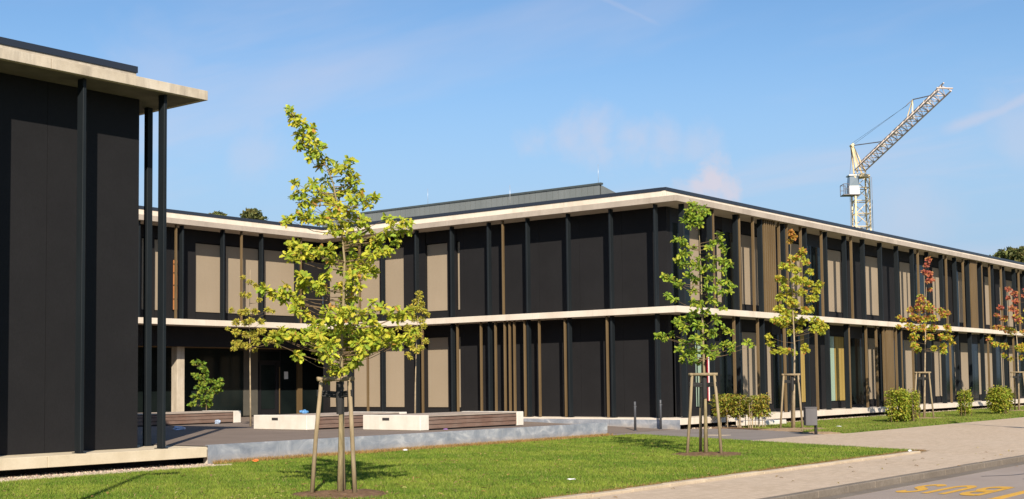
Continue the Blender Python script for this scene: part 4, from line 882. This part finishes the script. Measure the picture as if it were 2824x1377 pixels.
# street lamps beside the camera whose shadows cross the lawn and the pavement
def street_lamp(uv, h, label, head, sign=None, z0=G):
    t = empty('street_lamp', (uv[0], uv[1], z0), label, 'street lamp', 'street lamps'); m = MB()
    m.tube([(uv[0], uv[1], z0 - .2), (uv[0], uv[1], z0 + h * .5), (uv[0], uv[1], z0 + h)], [.075, .06, .045], 12); m.build('pole', 'bollard_paint', t, (uv[0], uv[1], z0), True)
    m = MB(); a = Vector((uv[0], uv[1], z0 + h)); m.tube([a, a + head * .35, a + head * .9, a + head], [.05, .12, .14, .05], 10); m.build('lamp_head', 'bollard_paint', t, a)
    if sign: m = MB(); m.tube([(uv[0], uv[1], z0 + sign), (uv[0], uv[1], z0 + sign + .6)], .16, 12); m.build('sign_box', 'bollard_paint', t, (uv[0], uv[1], z0 + sign))
dirx = Vector((math.cos(SUN_AZ), math.sin(SUN_AZ), 0)); Ls = 1 / math.tan(SUN_EL)
tip = Vector((14.15, 19.3, G)) - dirx * 7.0 * Ls
street_lamp((tip.x, tip.y), 7.0, 'grey street lamp standing just outside the left edge of the picture', Vector((.55, -.30, .03)))
tip = Vector((44.3, 15.6, G)) - dirx * 8.0 * Ls
street_lamp((tip.x, tip.y), 8.0, 'grey street lamp standing just outside the right edge of the picture', Vector((.5, .3, .03)), 5.1, ROADZ)

# ------------------------------------------------------------------ road markings
def text_mesh(body):
    cu = bpy.data.curves.new('txt', 'FONT'); cu.body = body; cu.size = 1; cu.align_x = 'LEFT'; o = bpy.data.objects.new('txt', cu); COL.objects.link(o)
    bpy.context.view_layer.update(); dg = bpy.context.evaluated_depsgraph_get(); me = bpy.data.meshes.new_from_object(o.evaluated_get(dg)); bpy.data.objects.remove(o); return me
def stroke_letter(paths, w):
    m = MB()
    for pth_ in paths:
        pts = [Vector((x, y, 0)) for x, y in pth_]; L_ = []
        for i, p_ in enumerate(pts):
            d = (pts[min(i + 1, len(pts) - 1)] - pts[max(i - 1, 0)]); nrm = Vector((-d.y, d.x * .9, 0)).normalized(); off = Vector((nrm.x * .32, nrm.y * .19, 0)) / 2; L_.append((p_ + off, p_ - off))
        o_ = len(m.v)
        zz = Vector((0, 0, .0012 * paths.index(pth_)))
        for a, b in L_: m.v += [tuple(a + zz), tuple(b + zz)]
        for i in range(len(L_) - 1): m.f.append((o_ + 2 * i, o_ + 2 * i + 1, o_ + 2 * i + 3, o_ + 2 * i + 2))
    return m
def arc(cx, cy, rx, ry, a0, a1, n=9): return [(cx + rx * math.cos(R(a0 + (a1 - a0) * i / n)), cy + ry * math.sin(R(a0 + (a1 - a0) * i / n))) for i in range(n + 1)]
# letter box 0..1 wide, 0..1 high
LET = {'B': [[(.12, 0), (.12, 1)], [(.12, .94)] + arc(.5, .74, .38, .2, 90, -90) + [(.12, .54)], [(.12, .5)] + arc(.52, .28, .4, .22, 90, -90) + [(.12, .06)]],
       'U': [[(.12, 1), (.12, .35)] + arc(.5, .28, .38, .22, 180, 360) + [(.88, .35), (.88, 1)]],
       'S': [arc(.5, .74, .36, .2, 20, 270) + arc(.5, .27, .38, .21, 90, -160)]}
bus = empty('road_lettering', (19.4, 6.85, ROADZ), 'yellow BUS lettering painted on the road, facing the far traffic', 'road marking')
for ch, v0 in (('B', 6.16), ('U', 6.64), ('S', 7.10)):
    m = stroke_letter(LET[ch], .2); me = bpy.data.meshes.new('letter'); W_, H_ = .33, 1.62
    me.from_pydata([(20.02 - y * H_ , v0 + x * W_, z) for x, y, z in m.v], [], m.f); me.update(); me.materials.append(M['road_paint'])
    bm = bmesh.new(); bm.from_mesh(me)
    for i, f in enumerate(bm.faces):
        if f.normal.z < 0: f.normal_flip()
    # strokes that cross lie one above the other
    bm.to_mesh(me); bm.free()
    for v_ in me.vertices: v_.co.z += ROADZ + .0045
    for v_ in me.vertices: v_.co -= Vector(bus.location)
    o = bpy.data.objects.new('letter', me); COL.objects.link(o); o.parent = bus; o['label'] = 'letter ' + ch
tag(box('bay_line', 16.5, 60, 5.74, 5.88, ROADZ - .03, ROADZ + .004, 'road_paint'), 'yellow line bounding the bus bay at the lower right', 'road marking')
# thin dark strips laid on the road
def road_strip(pts, w, label):
    m = MB(); pts = [Vector((a, b, ROADZ + .0035)) for a, b in pts]
    for a, b in zip(pts[:-1], pts[1:]):
        d = (b - a); nn = Vector((-d.y, d.x, 0)).normalized() * w / 2; m.add([a + nn, a - nn, b - nn, b + nn], [(0, 1, 2, 3)])
    tag(m.build('tar_seam', 'tar', None, tuple(pts[0])), label, 'tar seam', 'tar seams on the road')
road_strip([(22.0, 7.3), (22.5, 6.95), (23.3, 6.8), (24.6, 6.85), (26.5, 6.7)], .05, 'dark tar seam running beside the kerb at the right edge')
road_strip([(21.8, 6.55), (21.3, 6.25), (21.2, 5.9), (21.3, 5.5)], .05, 'curved dark tar seam right of the lettering')

# ------------------------------------------------------------------ litter
def crumple(uvz, size, mat, label, seed, cat='litter', flat=.6):
    rn = random.Random(seed); bm = bmesh.new(); bmesh.ops.create_icosphere(bm, subdivisions=2, radius=1)
    for v_ in bm.verts: v_.co = Vector((v_.co.x * size[0], v_.co.y * size[1], v_.co.z * size[2])) * rn.uniform(.6, 1.15); v_.co.z = max(v_.co.z, -size[2] * .55)
    me = bpy.data.meshes.new('litter'); bm.to_mesh(me); bm.free(); me.materials.append(M[mat]); o = put('litter', me, (uvz[0], uvz[1], uvz[2] + size[2] * .5)); o.rotation_euler.z = rn.uniform(0, 3)
    return tag(o, label, cat)
crumple((22.6, 29.3, .02), (.30, .12, .07), 'plastic_clear', 'crumpled pale blue plastic on the shaded terrace beside the pavilion', 1)
crumple((26.6, 32.55, .02), (.14, .10, .09), 'plastic_clear', 'small crumpled plastic bag at the foot of the bench beside the pavilion', 2)
crumple((36.9, 39.7, .02), (.20, .16, .13), 'plastic_blue', 'bright blue plastic bag lying in front of the porch glass', 3)
crumple((16.7, 11.9, G + .03), (.075, .035, .015), 'paper_white', 'white crumpled paper on the near lawn', 4)
crumple((17.6, 20.35, G + .03), (.09, .06, .035), 'litter_orange', 'small orange scrap at the foot of the steel edge', 5)
crumple((22.1, 20.4, G + .03), (.06, .04, .025), 'paper_white', 'small white scrap at the foot of the steel edge', 6)
crumple((39.3, 17.5, G + .03), (.10, .06, .02), 'paper_white', 'white paper on the grass strip right of the litter bin', 7)
crumple((25.35, 22.0, .02), (.07, .04, .02), 'paint_violet', 'tiny violet wrapper beside the front bench', 8)
crumple((26.5, 10.25, G + .03), (.06, .04, .03), 'paper_white', 'white scrap at the tip of the lawn', 9)
n = 420; fl = np.stack([rs.uniform(10, 30, n), 10.3 + 10.3 * rs.rand(n) ** 1.0, np.full(n, G + .045)], 1); fl = fl[in_poly(fl[:, :2], LAWN1)]
q = np.stack([13.1 + rs.normal(size=90) * 1.3, 13.4 + rs.normal(size=90) * 1.1, np.full(90, G + .05)], 1); fl = np.concatenate([fl, q, np.stack([rs.uniform(14, 30, 40), rs.uniform(7.3, 9.9, 40), np.full(40, G + .012)], 1)]); fl[fl[:, 1] < 7.9, 2] = ROADZ + .02
n = len(fl); tag(leaves_mesh('fallen_leaves', (fl, unit(rs, n) * np.array([1, 1, .15]), np.array([0, 0, 1.]) + unit(rs, n) * .3, .075 * rs.uniform(.6, 1.2, n), pal(rs, [(.42, .31, .10), (.36, .22, .08), (.5, .42, .16), (.3, .2, .09)], n)), OAK, None), 'dry yellow and brown leaves scattered over the lawn and kerb', 'leaves', kind='stuff')

# ------------------------------------------------------------------ tower crane far behind
CD = 110.0
def far(x, y, dep=CD):
    r_ = CF * F_PX + CR * (x - 1412) - CU * (y - PPY); return Vector((0, 0, CAM_H)) + r_ * (dep / F_PX)
foot = far(2376, 620); crane = empty('tower_crane', (foot.x, foot.y, G), 'tall tower crane with raised lattice jib behind the street wing', 'crane')
zt = far(2378, 488).z; wv = .6; ex, ey = RIGHT * wv, FWD * wv
m = MB(); cen = Vector((foot.x, foot.y, 0)); cs = [cen + ex * a + ey * b for a, b in ((-1, -1), (1, -1), (1, 1), (-1, 1))]
for c_ in cs: m.bar(c_ + Vector((0, 0, G)), c_ + Vector((0, 0, zt)), .16)
z = G; k_ = 0
while z < zt - .8:
    for i in range(4):
        a, b = cs[i], cs[(i + 1) % 4]
        if k_ % 2: a, b = b, a
        m.bar(a + Vector((0, 0, z)), b + Vector((0, 0, z + 1.1)), .06); m.bar(a + Vector((0, 0, z)), b + Vector((0, 0, z)), .07)
    z += 1.1; k_ += 1
m.build('mast', 'crane_yellow', crane, (foot.x, foot.y, G))
top = Vector((foot.x, foot.y, zt))
m = MB(); m.box(-.62, .62, -.62, .62, -.05, .22); o = m.build('slewing_ring', 'crane_yellow', crane, (0, 0, 0)); o.location = top - wpos(crane)
apex = far(2350, 402)
m = MB()
for s_ in (-1, 1):
    m.bar(top + ex * .55 * 1 + ey * s_ * .9 + Vector((0, 0, .3)), apex + ey * s_ * .25, .16); m.bar(top - ex * .6 + ey * s_ * .9 + Vector((0, 0, .3)), apex + ey * s_ * .25 - ex * .1, .16)
m.bar(apex - ey * .5, apex + ey * .5, .3); m.build('a_frame', 'crane_yellow', crane, top)
# jib, raised and swung towards the viewer
ja, jb = far(2372, 470), far(2606, 250, CD - 14); jd = (jb - ja).normalized(); side = jd.cross(Vector((0, 0, 1))).normalized(); upv = side.cross(jd).normalized(); JL = (jb - ja).length
m = MB(); hw, hh = .5, .62
def J(s_, a, b): return ja + jd * s_ + side * a * hw + upv * b * hh
for a, b in ((-1, 0), (1, 0), (0, 1)): m.bar(J(0, a, b), J(JL, a, b), .10)
n = int(JL / .85); st_ = JL / n
for i in range(n):
    s0, s1, sm = i * st_, (i + 1) * st_, (i + .5) * st_
    m.bar(J(s0, -1, 0), J(s1, 1, 0), .06); m.bar(J(s0, -1, 0), J(s0, 1, 0), .06)
    for a in (-1, 1): m.bar(J(s0, a, 0), J(sm, 0, 1), .06); m.bar(J(sm, 0, 1), J(s1, a, 0), .06)
jib = m.build('jib', 'crane_jib_paint', crane, ja)
m = MB(); m.bar(J(JL, -1.3, .3), J(JL, 1.3, .3), .1); m.build('jib_head', 'crane_jib_paint', jib, J(JL, 0, .5))
for s_ in (.26, .42, .61, .79):
    q = J(JL * s_, -.5, .75) + Vector((0, 0, .12)); m = MB(); m.box(q.x - .22, q.x + .22, q.y - .22, q.y + .22, q.z - .14, q.z + .14); m.build('jib_box', 'crane_white', jib, q)
# spreader on the jib and the guy lines
sb, stp = J(JL * .62, 0, 1), far(2517, 275, CD - 8.7)
m = MB(); m.bar(sb - jd * .3, stp, .1); m.bar(sb + jd * .6, stp, .1); m.build('spreader', 'crane_yellow', crane, sb)
m = MB()
for p_, q, w in ((apex, J(JL * .30, 0, 1), .07), (stp, J(JL * .86, 0, 1), .07), (stp, far(2500, 291, CD - 8.5), .07), (far(2500, 291, CD - 8.5), apex, .02), (far(2503, 290, CD - 8.5), apex + Vector((0, 0, .2)), .02)): m.bar(p_, q, w)
for x_ in (-1.5, 1.6): m.bar(top + ex * x_ - Vector((0, 0, 0)), Vector((top.x, top.y, G)) + ex * x_, .05)
m.bar(apex, top - ex * 1.5, .05)
m.build('guy_lines', 'crane_dark', crane, apex)
cb = far(2352, 510); cab = MB(); 
for s0, s1, z0, z1 in ((-.42, .42, -.85, -.1), (-.42, .42, -.1, .75)): pass
cab.box(-.42, .42, -.5, .5, -.85, -.15); o = cab.build('cab', 'crane_white', crane, (0, 0, 0)); o.location = cb - wpos(crane); o.rotation_euler.z = -YAW
cg_ = MB(); cg_.add([(-.40, -.48, -.148), (.40, -.48, -.148), (.40, .48, -.148), (-.40, .48, -.148), (-.34, -.40, .70), (.40, -.48, .70), (.40, .48, .70), (-.34, .40, .70)], [(0, 1, 5, 4), (1, 2, 6, 5), (2, 3, 7, 6), (3, 0, 4, 7)])
o2 = cg_.build('cab_glass', 'cab_glass', o); o2.location = (0, 0, 0)
cr_ = MB(); cr_.box(-.44, .44, -.52, .52, .702, .80); o2 = cr_.build('cab_roof', 'crane_white', o); o2.location = (0, 0, 0)
pf = MB(); pf.box(-.95, .45, -.6, .6, -.93, -.86)
for a in (-.92, -.5):
    for b in (-.58, .58): pf.bar((a, b, -.86), (a, b, .0), .05)
for b in (-.58, .58): pf.bar((-.92, b, 0), (-.45, b, 0), .05); pf.bar((-.92, b, -.43), (-.45, b, -.43), .04)
pf.bar((-.92, -.58, 0), (-.92, .58, 0), .05); o2 = pf.build('cab_platform', 'crane_dark', o); o2.location = (0, 0, 0)
bpy.context.view_layer.update()
